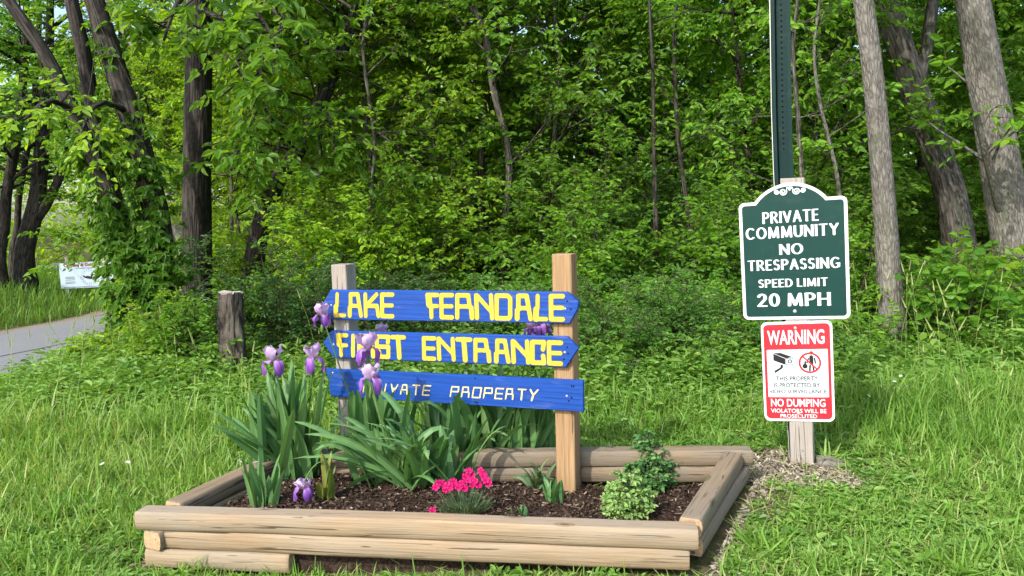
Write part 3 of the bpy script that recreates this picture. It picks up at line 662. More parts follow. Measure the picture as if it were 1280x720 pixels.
# ------------------------------------------------------------------ climbing vine on the leaning tree
rng = np.random.default_rng(88); mb = MB()
stem_paths = [[(186, 455), (204, 362), (199, 280), (173, 175), (150, 100), (120, 5)], [(186, 440), (180, 380), (155, 287), (120, 200), (90, 137), (60, 70)], [(190, 440), (185, 390), (160, 300), (130, 205), (114, 125), (104, 60)]]
vp = MB()
for k, (sp, n) in enumerate(zip(stem_paths, (470, 380, 270))):
    q = resample([at(x_, y_, YV - .02) for x_, y_ in sp], 40)
    for w in range(3):
        ph = rng.uniform(0, 6); tt = np.arange(40) * .35
        o = np.stack([np.cos(tt * .5 + ph) * .13, -np.abs(np.sin(tt * .5 + ph)) * .15, tt * 0], -1)
        tubes(vp, (q + o)[None], .009, .004, 5)
    t = (np.repeat(rng.beta(1.0, 2.1, n // 6 + 1), 6)[:n] * 38.9 + rng.normal(0, .8, n)).clip(0, 38.9); i = t.astype(int)
    c0 = q[i] + (q[i + 1] - q[i]) * (t - i)[:, None]
    az = rng.uniform(-PI, PI, n); out = np.stack([np.cos(az), -np.abs(np.sin(az)) * 1.0, rng.normal(0, .3, n)], -1)
    out = unit(out); c0 = c0 + out * (rng.uniform(.06, .30, n) + .10 * (t < 14))[:, None]
    # five leaflets from one point
    for j, a5 in enumerate((-1.25, -.6, 0, .6, 1.25)):
        ax = unit(out * .6 - UP * .7 + rng.normal(0, .15, out.shape)); sd = unit(np.cross(ax, out))
        A = ax * math.cos(a5) + sd * math.sin(a5)
        L = rng.uniform(.07, .125, n) * (1 - .12 * abs(a5))
        leaves(mb, c0, A, out + UP * .5 + rng.normal(0, .25, out.shape), L, L * .5, np.clip(rng.normal(.45, .2, n), 0, 1))
base = at(186, 455, YV)
t = thing('climbing_vine', 'bright five fingered creeper climbing the leaning multi stemmed tree', 'vine', base)
for b in (mb, vp): b.V = [v_ - base.astype(np.float32) for v_ in b.V]
mb.build('foliage', M['leaf_vine'], t); vp.build('stem', M['twig'], t)

# ------------------------------------------------------------------ bed outline (needed by the grass)
BT = 0.24                                                     # height of the bed's rim
FL = gnd(168, 650, BT - .03)[:2]; FR = gnd(873, 674, BT - .03)[:2]
BR = gnd(937, 566, BT - .02)[:2]; BL = gnd(338, 569, BT - .01)[:2]
POLE = gnd(1001, 583, .06)[:2]
def in_quad(x, y, q, grow=0.0):
    c_ = np.mean(q, axis=0); q = [c_ + (v_ - c_) * (1 + grow) for v_ in q]
    r = np.ones(np.shape(x), bool)
    for a, b in zip(q, q[1:] + q[:1]):
        r &= ((b[0] - a[0]) * (y - a[1]) - (b[1] - a[1]) * (x - a[0])) > 0
    return r
BEDQ = [FL, FR, BR, BL]

# ------------------------------------------------------------------ grass
def blades(mb, P, L, w, az, lean, bend, tint):
    n = len(P); hd = np.stack([np.cos(az), np.sin(az), 0 * az], -1); sd = np.stack([-np.sin(az), np.cos(az), 0 * az], -1)
    tw = np.random.default_rng(n).uniform(-1, 1, n)[:, None]; sd = unit(sd + hd * tw)
    V = np.zeros((n, 7, 3), np.float32)
    for k, (t, ww) in enumerate(((0, .8), (.38, 1.0), (.74, .7), (1, 0))):
        c_ = P + UP * (L * (t * np.cos(lean) - bend * .45 * t**2.5))[:, None] + hd * (L * (t * np.sin(lean) + bend * t**2))[:, None]
        if k < 3:
            V[:, 2 * k] = c_ - sd * (w * ww / 2)[:, None]; V[:, 2 * k + 1] = c_ + sd * (w * ww / 2)[:, None]
        else: V[:, 6] = c_
    b = np.arange(n)[:, None] * 7
    t7 = np.repeat(tint, 7)
    mb.add(V, np.concatenate([b + np.array([[0, 1, 3, 2]]), b + np.array([[2, 3, 5, 4]])]), t7)
    mb.L.append((np.stack([b[:, 0] + 4, b[:, 0] + 5, b[:, 0] + 6], -1) + mb.n - n * 7).ravel().astype(np.int32)); mb.N.append(np.full(n, 3, np.int32)); mb.MI.append(np.zeros(n, np.int32))
def scatter(rng, n, y0, y1, wl=-1.15, wr=1.25, power=1.0):
    y = y0 + (y1 - y0) * rng.uniform(0, 1, n)**power; x = rng.uniform(wl, wr, n) * (y + .6)
    return x, y
def bare(x, y):
    """0 where the ground is worn bare"""
    d = np.hypot((x - POLE[0] + .10) / .34, (y - POLE[1] + .06) / .26)
    f = sstep((d - .55) / .6)
    for (px, py, rx, ry) in ((250, 688, .30, .10), (310, 706, .45, .09), (430, 716, .5, .08), (232, 655, .22, .14), (950, 640, .12, .3), (120, 690, .2, .07), (1075, 625, .15, .1)):
        c_ = gnd(px, py); d = np.hypot((x - c_[0]) / rx, (y - c_[1]) / ry); f = np.minimum(f, .10 + .90 * sstep((d - .4) / .8))
    return f
rng = np.random.default_rng(101); mb = MB()
for (n, y0, y1, pw, w0) in ((132000, 2.1, 4.6, 1.0, .0052), (118000, 4.4, 9.0, 1.1, .0075)):
    x, y = scatter(rng, n, y0, y1, power=pw)
    s = road_s(x, y)
    cl = vnoise(x, y, 6.0, 2) * .5 + vnoise(x, y, 17, 5) * .5
    keep = (s > 2.75) & ~in_quad(x, y, BEDQ, .05) & (rng.uniform(0, 1, n) < bare(x, y) * (.75 + .35 * cl) * (1 - .45 * sstep((y - 4.0) / .8))) & ((y < 8.2) | (x < -3.0))
    x, y, cl = x[keep], y[keep], cl[keep]; n = len(x)
    left = sstep((-x - .9) / .8); back = sstep((y - 3.5) / 1.2); front_ = 1 - sstep((y - 2.9) / .9)
    right = sstep((x - 1.6) / .6)
    L = .05 + .07 * back + .06 * left * (1 - .75 * front_) + .055 * right * (1 - .6 * front_)
    L = L * np.where((np.abs(x - 3.1) < .5) & (y > 4.8) & (y < 6.6), .6, 1)
    L = L * (.45 + .55 * sstep((s[keep] - 3) / 3.5)) * (1 - .4 * sstep((y - 4.4) / 1))
    L = L * np.clip(rng.lognormal(0, .36, n), .35, 2.3) * (1 + .35 * cl)
    near = np.hypot(x - POLE[0], y - POLE[1]) < .5; L = np.where(near, L * .6, L)
    tint = np.clip(.42 + .10 * sstep((y - 3.6) / 1) + .20 * vnoise(x, y, 2.2, 4) + .10 * vnoise(x, y, 7, 1) + .1 * left - .10 * right * (y < 4.2) + rng.normal(0, .19, n), 0, .93)
    dry = rng.uniform(0, 1, n) < .025; tint = np.where(dry, 1.0, tint)
    az = rng.uniform(0, 2 * PI, n); 
    blades(mb, np.stack([x, y, H(x, y) - .01], -1), L, w0 * rng.uniform(.6, 1.6, n), az, np.abs(rng.normal(.15, .28, n)), np.abs(rng.normal(.25, .25, n)), tint)
nt_ = 580; x, y = scatter(rng, nt_, 2.4, 7.6, power=1.0); ok = ~in_quad(x, y, BEDQ, .10) & (road_s(x, y) > 3.4) & (rng.uniform(0, 1, nt_) < bare(x, y)); x, y = x[ok], y[ok]; nt_ = len(x); per = 34
big = rng.uniform(.6, 1.5, nt_); ids = np.repeat(np.arange(nt_), per); n = len(ids)
xx = x[ids] + rng.normal(0, .022, n) * big[ids]; yy = y[ids] + rng.normal(0, .022, n) * big[ids]
blades(mb, np.stack([xx, yy, H(xx, yy) - .01], -1), (.10 + .05 * sstep((y - 3) / 2))[ids] * big[ids] * rng.uniform(.6, 1.3, n), .0062 * rng.uniform(.7, 1.6, n) * (1 + .12 * (yy - 2.5)), rng.uniform(0, 6.28, n), np.abs(rng.normal(.25, .3, n)), np.abs(rng.normal(.45, .3, n)), np.clip(np.repeat(rng.normal(.36, .2, nt_), per) + rng.normal(0, .1, n), 0, .9))
n = 22000; x, y = scatter(rng, n, 2.2, 5.5); ok = ~in_quad(x, y, BEDQ, .04); x, y = x[ok], y[ok]; n = len(x)
blades(mb, np.stack([x, y, H(x, y) + rng.uniform(0, .02, n)], -1), rng.uniform(.04, .14, n), rng.uniform(.0025, .005, n), rng.uniform(0, 6.28, n), rng.uniform(1.1, 1.6, n), rng.uniform(0, .15, n), rng.uniform(.85, 1, n))
tag(mb.build('grass', M['grass']), 'sunlit rough grass around the raised bed and the notice post', 'grass', kind='stuff')
# bank beyond the road
mb = MB(); n = 60000
y = rng.uniform(7, 30, n); x = rng.uniform(-.95, -.05, n) * y; s = road_s(x, y); keep = (s < -2.7) & (s > -14); x, y, s = x[keep], y[keep], s[keep]; n = len(x)
blades(mb, np.stack([x, y, H(x, y) - .02], -1), rng.uniform(.18, .5, n), rng.uniform(.012, .022, n), rng.uniform(0, 6.28, n), np.abs(rng.normal(.1, .2, n)), np.abs(rng.normal(.2, .2, n)), np.clip(rng.normal(.15, .15, n), 0, 1))  # low tint paints the bank's shade into the blades
tag(mb.build('bank_grass', M['grass']), 'tall soft grass on the far bank of the road', 'grass', kind='stuff')
# broad leaved weeds and clover in the grass
mb = MB(); n = 36000
x, y = scatter(rng, n, 2.3, 8.6, power=1.0); s = road_s(x, y)
den = np.where(y > 4.4, .95, np.where(y > 3.6, .75, .75)) + .35 * vnoise(x, y, 1.8, 9)
keep = (s > 2.9) & ~in_quad(x, y, BEDQ, .07) & (rng.uniform(0, 1, n) < bare(x, y) * den)
x, y = x[keep], y[keep]; n = len(x); per = 12
h = (.03 + .10 * sstep((y - 3.7) / 1.6) + .16 * sstep((y - 6.0) / 1.2) + .13 * sstep((y - 4.5) / .8) * (x > -.6) + .08 * sstep((y - 5.1) / .8) * (x < -1.0) * (s[keep] > 5)) * np.where((np.abs(x - 3.1) < .55) & (y > 4.8) & (y < 6.6), .35, 1) * (.45 + .55 * sstep((s[keep] - 3) / 3)) * rng.uniform(.5, 1.4, n)
ids = np.repeat(np.arange(n), per); k = np.tile(np.arange(per), n)
az = k * 2.4 + np.repeat(rng.uniform(0, 6, n), per)
hh = h[ids] * (k + 1) / per
A = np.stack([np.cos(az), np.sin(az), rng.uniform(-.1, .6, len(az))], -1)
P = np.stack([x[ids], y[ids], H(x, y)[ids] + hh], -1) + A * (.008, .008, 0)
lf = (.015 + .018 * sstep((y - 3) / 3) )[ids] * rng.uniform(.7, 1.6, len(az)) * np.repeat(rng.choice([.7, 1, 1.5], n, p=[.4, .4, .2]), per)
leaves(mb, P, A, UP + rng.normal(0, .3, A.shape), lf * 1.5, lf * .75, np.clip(np.repeat(rng.normal(.52, .19, n), per) + rng.normal(0, .1, len(az)), 0, .95))
st = np.stack([np.stack([x, y, H(x, y)], -1), np.stack([x, y, H(x, y) + h * .5], -1), np.stack([x, y, H(x, y) + h], -1)], 1)
tubes(mb, st, .0016, .0008, 3, .4)
tag(mb.build('weeds', M['weed']), 'broad leaved weeds and clover mixed into the grass', 'weeds', kind='stuff')
# tall seeding grass stems at the right and left
mb = MB(); n = 230
x = np.r_[rng.uniform(2.2, 5.4, 170), rng.uniform(-4.5, -1.6, 60)]; y = np.r_[rng.uniform(3.6, 7.2, 170), rng.uniform(3.8, 7.5, 60)]
hgt = rng.uniform(.3, .75, n); az = rng.uniform(0, 6.28, n); ln = rng.uniform(.02, .22, n)
st = np.stack([np.stack([x + np.cos(az) * ln * t**2, y + np.sin(az) * ln * t**2, H(x, y) + hgt * t], -1) for t in (0, .35, .7, 1)], 1)
tubes(mb, st, .0022, .001, 3, .75)
hd = np.stack([st[:, 3] + (st[:, 3] - st[:, 2]) * a for a in (-.1, .12, .3)], 1); tubes(mb, hd, .006, .0015, 4, .97)
tag(mb.build('seeding_grass', M['grass']), 'thin tall grass stems with pale seed heads above the lawn', 'grass', kind='stuff')
# ------------------------------------------------------------------ flat shapes with writing
def sdf_polys(f, x0, y0, x1, y1, cell):
    """the region f<0 as flat polygons (marching squares, runs of full cells merged)"""
    nx = max(2, int(math.ceil((x1 - x0) / cell))); ny = max(2, int(math.ceil((y1 - y0) / cell)))
    xs = np.linspace(x0, x1, nx + 1); ys = np.linspace(y0, y1, ny + 1)
    gx_, gy_ = np.meshgrid(xs, ys); D = f(gx_, gy_); ins = D < 0; out = []
    cnt = ins[:-1, :-1].astype(int) + ins[:-1, 1:] + ins[1:, 1:] + ins[1:, :-1]
    for j in range(ny):
        i = 0; row = cnt[j]
        while i < nx:
            if row[i] == 4:
                k = i
                while k + 1 < nx and row[k + 1] == 4: k += 1
                out.append([(xs[i], ys[j]), (xs[k + 1], ys[j]), (xs[k + 1], ys[j + 1]), (xs[i], ys[j + 1])]); i = k + 1; continue
            if row[i] > 0:
                c_ = [(i, j), (i + 1, j), (i + 1, j + 1), (i, j + 1)]; poly = []
                for a in range(4):
                    p_, q_ = c_[a], c_[(a + 1) % 4]; dp, dq = D[p_[1], p_[0]], D[q_[1], q_[0]]
                    if dp < 0: poly.append((xs[p_[0]], ys[p_[1]]))
                    if (dp < 0) != (dq < 0):
                        t = dp / (dp - dq); poly.append((xs[p_[0]] + t * (xs[q_[0]] - xs[p_[0]]), ys[p_[1]] + t * (ys[q_[1]] - ys[p_[1]])))
                if len(poly) >= 3: out.append(poly)
            i += 1
    return out
def seg_sdf(segs):
    """segs: (ax,ay,bx,by,half_x,half_y): strokes of an elliptical pen"""
    def f(x, y):
        d = np.full(x.shape, 1e9)
        for ax, ay, bx, by, hx, hy in segs:
            X_, Y_ = x / hx, y / hy; a = (ax / hx, ay / hy); b = (bx / hx, by / hy)
            vx, vy = b[0] - a[0], b[1] - a[1]; l2 = vx * vx + vy * vy + 1e-12
            t = np.clip(((X_ - a[0]) * vx + (Y_ - a[1]) * vy) / l2, 0, 1)
            d = np.minimum(d, (np.hypot(X_ - a[0] - t * vx, Y_ - a[1] - t * vy) - 1) * min(hx, hy))
        return d
    return f
def add_polys(mb, polys, to3, mi=0, tint=.5):
    by = {}
    for q in polys: by.setdefault(len(q), []).append(q)
    for n, qs in by.items():
        V = to3(np.array(qs, float).reshape(-1, 2)); mb.add(V, np.arange(len(V)).reshape(-1, n), tint, None, mi)
def arc(cx, cy, rx, ry, a0, a1, n=10):
    t = np.radians(np.linspace(a0, a1, n)); return [(cx + rx * math.cos(a), cy + ry * math.sin(a)) for a in t]
# routed round-nosed letters of the blue boards: polylines in a unit box, with a width factor
ROUT = {
    'L': [([(.22, 1), (.2, .45)], .9), ([(.08, .42), (.06, 0), (.1, 0)], 1.25), ([(.06, 0), (1, 0)], .9)],
    'A': [([(.06, 0), (.06, .36)], 1.1), ([(.14, .4), (.14, 1), (.72, 1), (.86, .5), (1, 0)], 1), ([(.14, .46), (.85, .46)], .9)],
    'K': [([(0, 1), (.04, 0)], 1), ([(.06, .46), (.85, 1)], 1), ([(.06, .47), (.88, .47), (1, 0)], 1)],
    'E': [([(1, 1), (0, 1), (.03, 0), (1, 0)], 1), ([(0, .5), (.96, .5)], .9)],
    'F': [([(1, 1), (.06, 1), (.14, .55)], 1), ([(.2, .95), (.3, .6)], 1.25), ([(.2, .5), (1, .5)], .9), ([(.42, .5), (.45, 0)], 1)],
    'R': [([(0, 0), (0, 1), (.74, 1), (.84, .5)], 1), ([(0, .5), (.84, .5)], .9), ([(.94, .45), (1, 0)], 1.1)],
    'N': [([(.06, 0), (0, 1)], 1), ([(.05, 1), (.95, .28)], .95), ([(.92, 1), (1, 0)], 1)],
    'D': [([(0, 0), (0, 1), (.8, 1), (1, .88), (1, .1), (.9, 0), (0, 0)], 1)],
    'I': [([(.5, 1), (.5, 0)], 1), ([(.3, .42), (.45, 0)], 1)],
    'S': [([(.95, .72), (1, 1), (0, 1), (0, .5), (1, .5), (1, 0), (.3, 0), (.2, .25)], 1)],
    'T': [([(0, 1), (1, 1)], 1), ([(.5, 1), (.62, 0)], 1.2)],
    'C': [([(.9, .66), (1, 1), (0, 1), (0, 0), (1, 0), (.92, .34)], 1)],
    'P': [([(0, 0), (0, 1), (.95, 1), (1, .5), (0, .5)], 1)],
    'V': [([(0, 1), (.5, 0), (1, 1)], 1), ([(.22, .55), (.78, .55)], 1), ([(.4, .35), (.6, .35), (.5, .1)], 1.5)],
    'O': [([(0, 0), (0, 1), (1, 1), (1, 0), (0, 0)], 1)],
    'Y': [([(0, 1), (.5, .5), (1, 1)], 1.2), ([(.5, .5), (.4, 0)], 1.4)]}
# flared roman capitals of the green notice: polylines in a box of width w and height 1
def _o(w): return arc(w / 2, .5, w / 2, .5, 0, 360, 22)
ROMAN = {
    'P': (.56, [[(0, 0), (0, 1)], [(0, 1)] + arc(.26, .74, .3, .26, 90, -90) + [(0, .48)]]),
    'R': (.64, [[(0, 0), (0, 1)], [(0, 1)] + arc(.26, .75, .3, .25, 90, -90) + [(0, .5)], [(.26, .5), (.64, 0)]]),
    'I': (.02, [[(.01, 0), (.01, 1)]]),
    'V': (.74, [[(0, 1), (.37, 0)], [(.37, 0), (.74, 1)]]),
    'A': (.74, [[(0, 0), (.37, 1)], [(.37, 1), (.74, 0)], [(.16, .34), (.58, .34)]]),
    'T': (.66, [[(0, 1), (.66, 1)], [(.33, 1), (.33, 0)]]),
    'E': (.48, [[(0, 0), (0, 1)], [(0, 1), (.48, 1)], [(0, .52), (.42, .52)], [(0, 0), (.5, 0)]]),
    'C': (.76, [arc(.42, .5, .42, .5, 48, 312, 18)]),
    'O': (.86, [_o(.86)]),
    'M': (.98, [[(.05, 0), (.1, 1)], [(.1, 1), (.49, .05)], [(.49, .05), (.88, 1)], [(.88, 1), (.95, 0)]]),
    'U': (.68, [[(0, 1), (0, .34)] + arc(.34, .34, .34, .34, 180, 360) + [(.68, 1)]]),
    'N': (.72, [[(0, 0), (0, 1)], [(0, 1), (.72, 0)], [(.72, 0), (.72, 1)]]),
    'Y': (.7, [[(0, 1), (.35, .48)], [(.7, 1), (.35, .48)], [(.35, .48), (.35, 0)]]),
    'S': (.5, [arc(.25, .76, .23, .24, 35, 250, 12) + arc(.25, .26, .25, .26, 80, -150, 12)]),
    'G': (.8, [arc(.42, .5, .42, .5, 48, 320, 18), [(.76, 0.08), (.76, .42)], [(.55, .42), (.8, .42)]]),
    'D': (.72, [[(0, 0), (0, 1)], [(0, 1)] + arc(.24, .5, .48, .5, 90, -90, 14) + [(0, 0)]]),
    'L': (.46, [[(0, 1), (0, 0)], [(0, 0), (.47, 0)]]),
    'H': (.72, [[(0, 0), (0, 1)], [(.72, 0), (.72, 1)], [(0, .52), (.72, .52)]]),
    '2': (.56, [arc(.27, .72, .26, .28, 165, -40, 12) + [(0, 0)], [(0, 0), (.58, 0)]]),
    '0': (.6, [arc(.3, .5, .3, .5, 0, 360, 20)])}
def roman_line(text, w, h, wt=.135, wn=.052, gap=.20, space=.42):
    """segments of a line of roman capitals filling a box of w x h"""
    adv = []; x = 0
    for ch in text:
        if ch == ' ': x += space; continue
        gw, st = ROMAN[ch]; x += wt; adv.append((x, st)); x += gw + wt + gap * .55
    tot = x - gap * .55; sx = w / tot; segs = []
    hx, hy = wt * sx, wn * h; H_ = h - 2 * hy
    for x0, st in adv:
        for pl_ in st:
            for (a, b), (c_, d) in zip(pl_[:-1], pl_[1:]):
                segs.append(((x0 + a) * sx, hy + b * H_, (x0 + c_) * sx, hy + d * H_, hx, hy))
    # small flares at the feet and heads of upright stems
    for s_ in list(segs):
        if abs(s_[0] - s_[2]) < 1e-6 and abs(s_[1] - s_[3]) > .6 * H_:
            for yy_ in (min(s_[1], s_[3]), max(s_[1], s_[3])): segs.append((s_[0] - hx * .45, yy_, s_[0] + hx * .45, yy_, hx * .9, hy * .6))
    return segs
def font_polys(text, bold=.0):
    cu = bpy.data.curves.new('writing', 'FONT'); cu.body = text; cu.size = 1; cu.offset = bold; cu.resolution_u = 3
    ob = bpy.data.objects.new('writing', cu); COL.objects.link(ob)
    bpy.context.view_layer.update()
    me = bpy.data.meshes.new_from_object(ob.evaluated_get(bpy.context.evaluated_depsgraph_get()))
    V = np.array([v_.co[:2] for v_ in me.vertices]); F = [list(p_.vertices) for p_ in me.polygons]
    bpy.data.objects.remove(ob); bpy.data.curves.remove(cu); bpy.data.meshes.remove(me)
    V = (V - V.min(0)) / np.maximum(V.max(0) - V.min(0), 1e-6)
    return V, F
def prism(mb, poly, y0, y1, bev=.003, muvrot=True, tint=.5, mi=0):
    """outline poly (x,z) extruded from y0 (front) to y1 (back) with a small bevel on the front edge"""
    q = np.array(poly, float); n = len(q); c_ = q.mean(0)
    e1 = unit(q - np.roll(q, 1, 0)); e2 = unit(np.roll(q, -1, 0) - q)
    nn = unit(np.stack([e1[:, 1] + e2[:, 1], -(e1[:, 0] + e2[:, 0])], -1))
    area = np.sum(q[:, 0] * np.roll(q[:, 1], -1) - np.roll(q[:, 0], -1) * q[:, 1]); nn = nn * (1 if area > 0 else -1)
    qi = q - nn * bev
    L = [(qi, y0), (q, y0 + bev), (q, y1 - bev), (qi, y1)]
    V = np.concatenate([np.c_[a[:, 0], np.full(n, y), a[:, 1]] for a, y in L])
    muv = np.stack([V[:, 2], V[:, 1], V[:, 0]], -1) if muvrot else V
    i = np.arange(n); j = (i + 1) % n
    F4 = np.concatenate([np.stack([i + k * n, j + k * n, j + (k + 1) * n, i + (k + 1) * n], -1) for k in range(3)])
    if area < 0: F4 = F4[:, ::-1]
    mb.add(V, F4, tint, muv, mi)
    a, b = i[None], (i + 3 * n)[None]
    if area < 0: b = b  # orientation is not important for closed opaque boards
    mb.L.append((a.ravel() + mb.n - 4 * n).astype(np.int32)); mb.N.append(np.array([n], np.int32)); mb.MI.append(np.array([mi], np.int32))
    mb.L.append((b.ravel()[::-1] + mb.n - 4 * n).astype(np.int32)); mb.N.append(np.array([n], np.int32)); mb.MI.append(np.array([mi], np.int32))
class SignPlane:
    """a vertical plane through P0 turned by yaw; pixels of the photograph are laid on it at their real place"""
    def __init__(s, P0, yaw):
        s.P0 = np.array(P0, float); s.yaw = yaw
        s.ex = np.array((math.cos(yaw), -math.sin(yaw), 0)); s.n = np.array((-math.sin(yaw), -math.cos(yaw), 0))
    def uz(s, px, py, off=0.0):
        d = np.array(ray(px, py)); o = np.array((0, 0, CAM_H))
        t = ((s.P0 + s.n * off - o) @ s.n) / (d @ s.n); p_ = o + d * t - s.P0
        return np.array((p_ @ s.ex, p_[2]))

# ------------------------------------------------------------------ the raised bed
def timber(parent, p0, p1, zc, seed, h=.073, w=.088, mat='timber', flat=.72):
    rg = np.random.default_rng(seed); p0 = np.array((*p0, zc)); p1 = np.array((*p1, zc)); d = unit(p1 - p0); sd = np.cross(UP, d); L = np.linalg.norm(p1 - p0)
    a = np.linspace(0, 2 * PI, 28, endpoint=False)
    cx = np.sign(np.cos(a)) * np.abs(np.cos(a))**.5 * w / 2; cz = np.clip(np.sin(a) * .66, -.5, .5) * h
    n = 40; t = np.linspace(0, 1, n); ends = np.ones(n); ends[0] = ends[-1] = .95
    t = np.r_[0, .006, np.linspace(.03, .97, n - 4), .994, 1]
    wob = 1 + .025 * np.sin(t * L * 5 + seed)[:, None] + .02 * np.sin((t * L * 13)[:, None] + a[None] * 2 + seed) + rg.normal(0, .006, (n, 28))
    off = .006 * np.sin(t * L * 2.1 + seed * 2)
    C = p0 + d * (t * L)[:, None] + sd * off[:, None]
    V = C[:, None] + sd * (cx[None] * wob * ends[:, None])[..., None] + UP * (cz[None] * (1 + (wob - 1) * .6) * ends[:, None])[..., None]
    muv = np.stack([np.broadcast_to(cx, (n, 28)), np.broadcast_to(cz, (n, 28)), np.broadcast_to((t * L)[:, None], (n, 28))], -1)
    i = np.arange(n - 1)[:, None] * 28; s0 = np.arange(28)[None]; s1 = (s0 + 1) % 28
    mb = MB(); org = parent_loc; tint = (seed * .137) % 1
    mb.add(V - org, np.stack([i + s0, i + 28 + s0, i + 28 + s1, i + s1], -1).reshape(-1, 4), tint, muv)
    for k, rev in ((0, 1), (n - 1, 0)):
        E = V[k] - org; c_ = E.mean(0); m_ = (E - c_); mv = np.stack([m_ @ sd, m_[:, 2], np.zeros(28) + k], -1)
        E2 = np.concatenate([E, [c_ + d * (.004 if k else -.004)]]); F = np.array([[j, (j + 1) % 28, 28] for j in range(28)])
        mb.add(E2, F if not rev else F[:, ::-1], tint, np.concatenate([mv, [[0, 0, k]]]), 1)
    return mb.build('timber', [M[mat], M['timber_end']], parent, smooth=True)
ef = unit(FR - FL); nf = np.array((-ef[1], ef[0])); es = unit(BR - FR); el_ = unit(BL - FL); eb = unit(BR - BL)
cb = (FL + FR + BR + BL) / 4; parent_loc = np.array((*cb, 0.0))
bed = thing('raised_bed', 'raised flower bed framed by rounded tan landscape timbers', 'flower bed', parent_loc)
z1, z2, z3 = BT - .037, BT - .111, BT - .185
F0 = FL + nf * .044; F1 = FR + nf * .044
timber(bed, F0, F1, z1, 3)
timber(bed, F0 + ef * .10, F1 - ef * .03, z2, 4)
tag(timber(bed, F0 + ef * .03, F0 + ef * .62, z3, 5), 'short timber under the left front corner')
LF = FL + ef * .065; RF = FR - ef * .06
timber(bed, LF + el_ * .115, BL + eb * .05 - el_ * .02, z1, 7, mat='timber_old')
timber(bed, LF - el_ * .0, BL + eb * .05 - el_ * .02, z2, 8, mat='timber_old')
timber(bed, RF + es * .115, BR - eb * .06 - es * .05, z1, 9, mat='timber_old')
timber(bed, RF + es * .125 + ef * .012, BR - eb * .045 + es * .02, z2, 10, mat='timber_old')
timber(bed, BL - eb * .02 + el_ * .04, BR + eb * .005 + es * .005, z1, 11, mat='timber_old')
timber(bed, BL - eb * .0 + el_ * .04, BR - eb * .10 + es * .005, z2, 12, mat='timber_old')
# soil and bark chips
def bedpt(u, v): 
    u = np.asarray(u)[..., None]; v = np.asarray(v)[..., None]
    return (FL * (1 - u) + FR * u) * (1 - v) + (BL * (1 - u) + BR * u) * v
def soil_z(x, y): return .145 - .062 * sstep((np.asarray(x) + .9) / 1.4) + .012 * vnoise(x, y, 7, 3) + .006 * vnoise(x, y, 23, 6)
u_, v_ = np.meshgrid(np.linspace(.03, .97, 70), np.linspace(.05, .97, 44)); q = bedpt(u_, v_)
z = soil_z(q[..., 0], q[..., 1]) + np.random.default_rng(3).normal(0, .004, u_.shape)
z[0] = -.02; z[-1] = -.02; z[:, 0] = -.02; z[:, -1] = -.02
mb = MB(); idx = np.arange(70 * 44).reshape(44, 70)
mb.add(np.stack([q[..., 0], q[..., 1], z], -1), np.stack([idx[:-1, :-1], idx[:-1, 1:], idx[1:, 1:], idx[1:, :-1]], -1).reshape(-1, 4))
tag(mb.build('soil', M['soil'], smooth=True), kind='structure')
def chips(mb, P, L, Wd, rng, tint):
    A = rng.normal(0, 1, P.shape) * (1, 1, .35); N = UP * 1.0 + rng.normal(0, .55, P.shape); A = unit(A); Sd = unit(np.cross(A, N))
    L = L[:, None, None]; Wd = Wd[:, None, None]
    t = np.array([(-.5, -.4), (.5, -.5), (.45, .5), (-.5, .35)])
    V = P[:, None] + A[:, None] * t[None, :, :1] * L + Sd[:, None] * t[None, :, 1:] * Wd
    mb.add(V, np.arange(len(P) * 4).reshape(-1, 4), np.repeat(tint, 4))
rng = np.random.default_rng(31); mb = MB(); n = 15000
q = bedpt(rng.uniform(.05, .95, n), rng.uniform(.08, .95, n))
P = np.c_[q, soil_z(q[:, 0], q[:, 1]) + rng.uniform(-.002, .012, n)]
chips(mb, P, rng.lognormal(-4.25, .5, n), rng.lognormal(-5.2, .4, n), rng, np.clip(rng.beta(1.3, 2.5, n) + (rng.uniform(0, 1, n) < .05) * .5, 0, 1))
tag(mb.build('bark_mulch', M['chips']), 'dark bark mulch covering the soil of the raised bed', 'mulch', kind='stuff')
mb = MB(); n = 6500
r_ = np.sqrt(rng.uniform(0, 1, n)); a_ = rng.uniform(0, 2 * PI, n)
x = POLE[0] - .08 + r_ * np.cos(a_) * .40; y = POLE[1] - .06 + r_ * np.sin(a_) * .30
x2 = np.r_[x, rng.uniform(-1.7, 1.0, 2500)]; y2 = np.r_[y, rng.uniform(2.5, 2.9, 2500)]
tb = rng.uniform(-.1, 1, 800)[:, None]; e_ = FR * (1 - tb) + BR * tb + (rng.exponential(.045, (800, 1)) + .02) * ef; x2 = np.r_[x2, e_[:, 0]]; y2 = np.r_[y2, e_[:, 1]]
ok = ~in_quad(x2, y2, BEDQ, .02); x2, y2 = x2[ok], y2[ok]; n = len(x2)
chips(mb, np.stack([x2, y2, H(x2, y2) + rng.uniform(0, .014, n)], -1), rng.lognormal(-4.0, .5, n), rng.lognormal(-5.0, .4, n), rng, np.clip(rng.beta(1.8, 1.5, n), 0, 1))
tag(mb.build('litter', M['litter']), 'dry leaf and chip litter on the bare patches of ground', 'litter', kind='stuff')

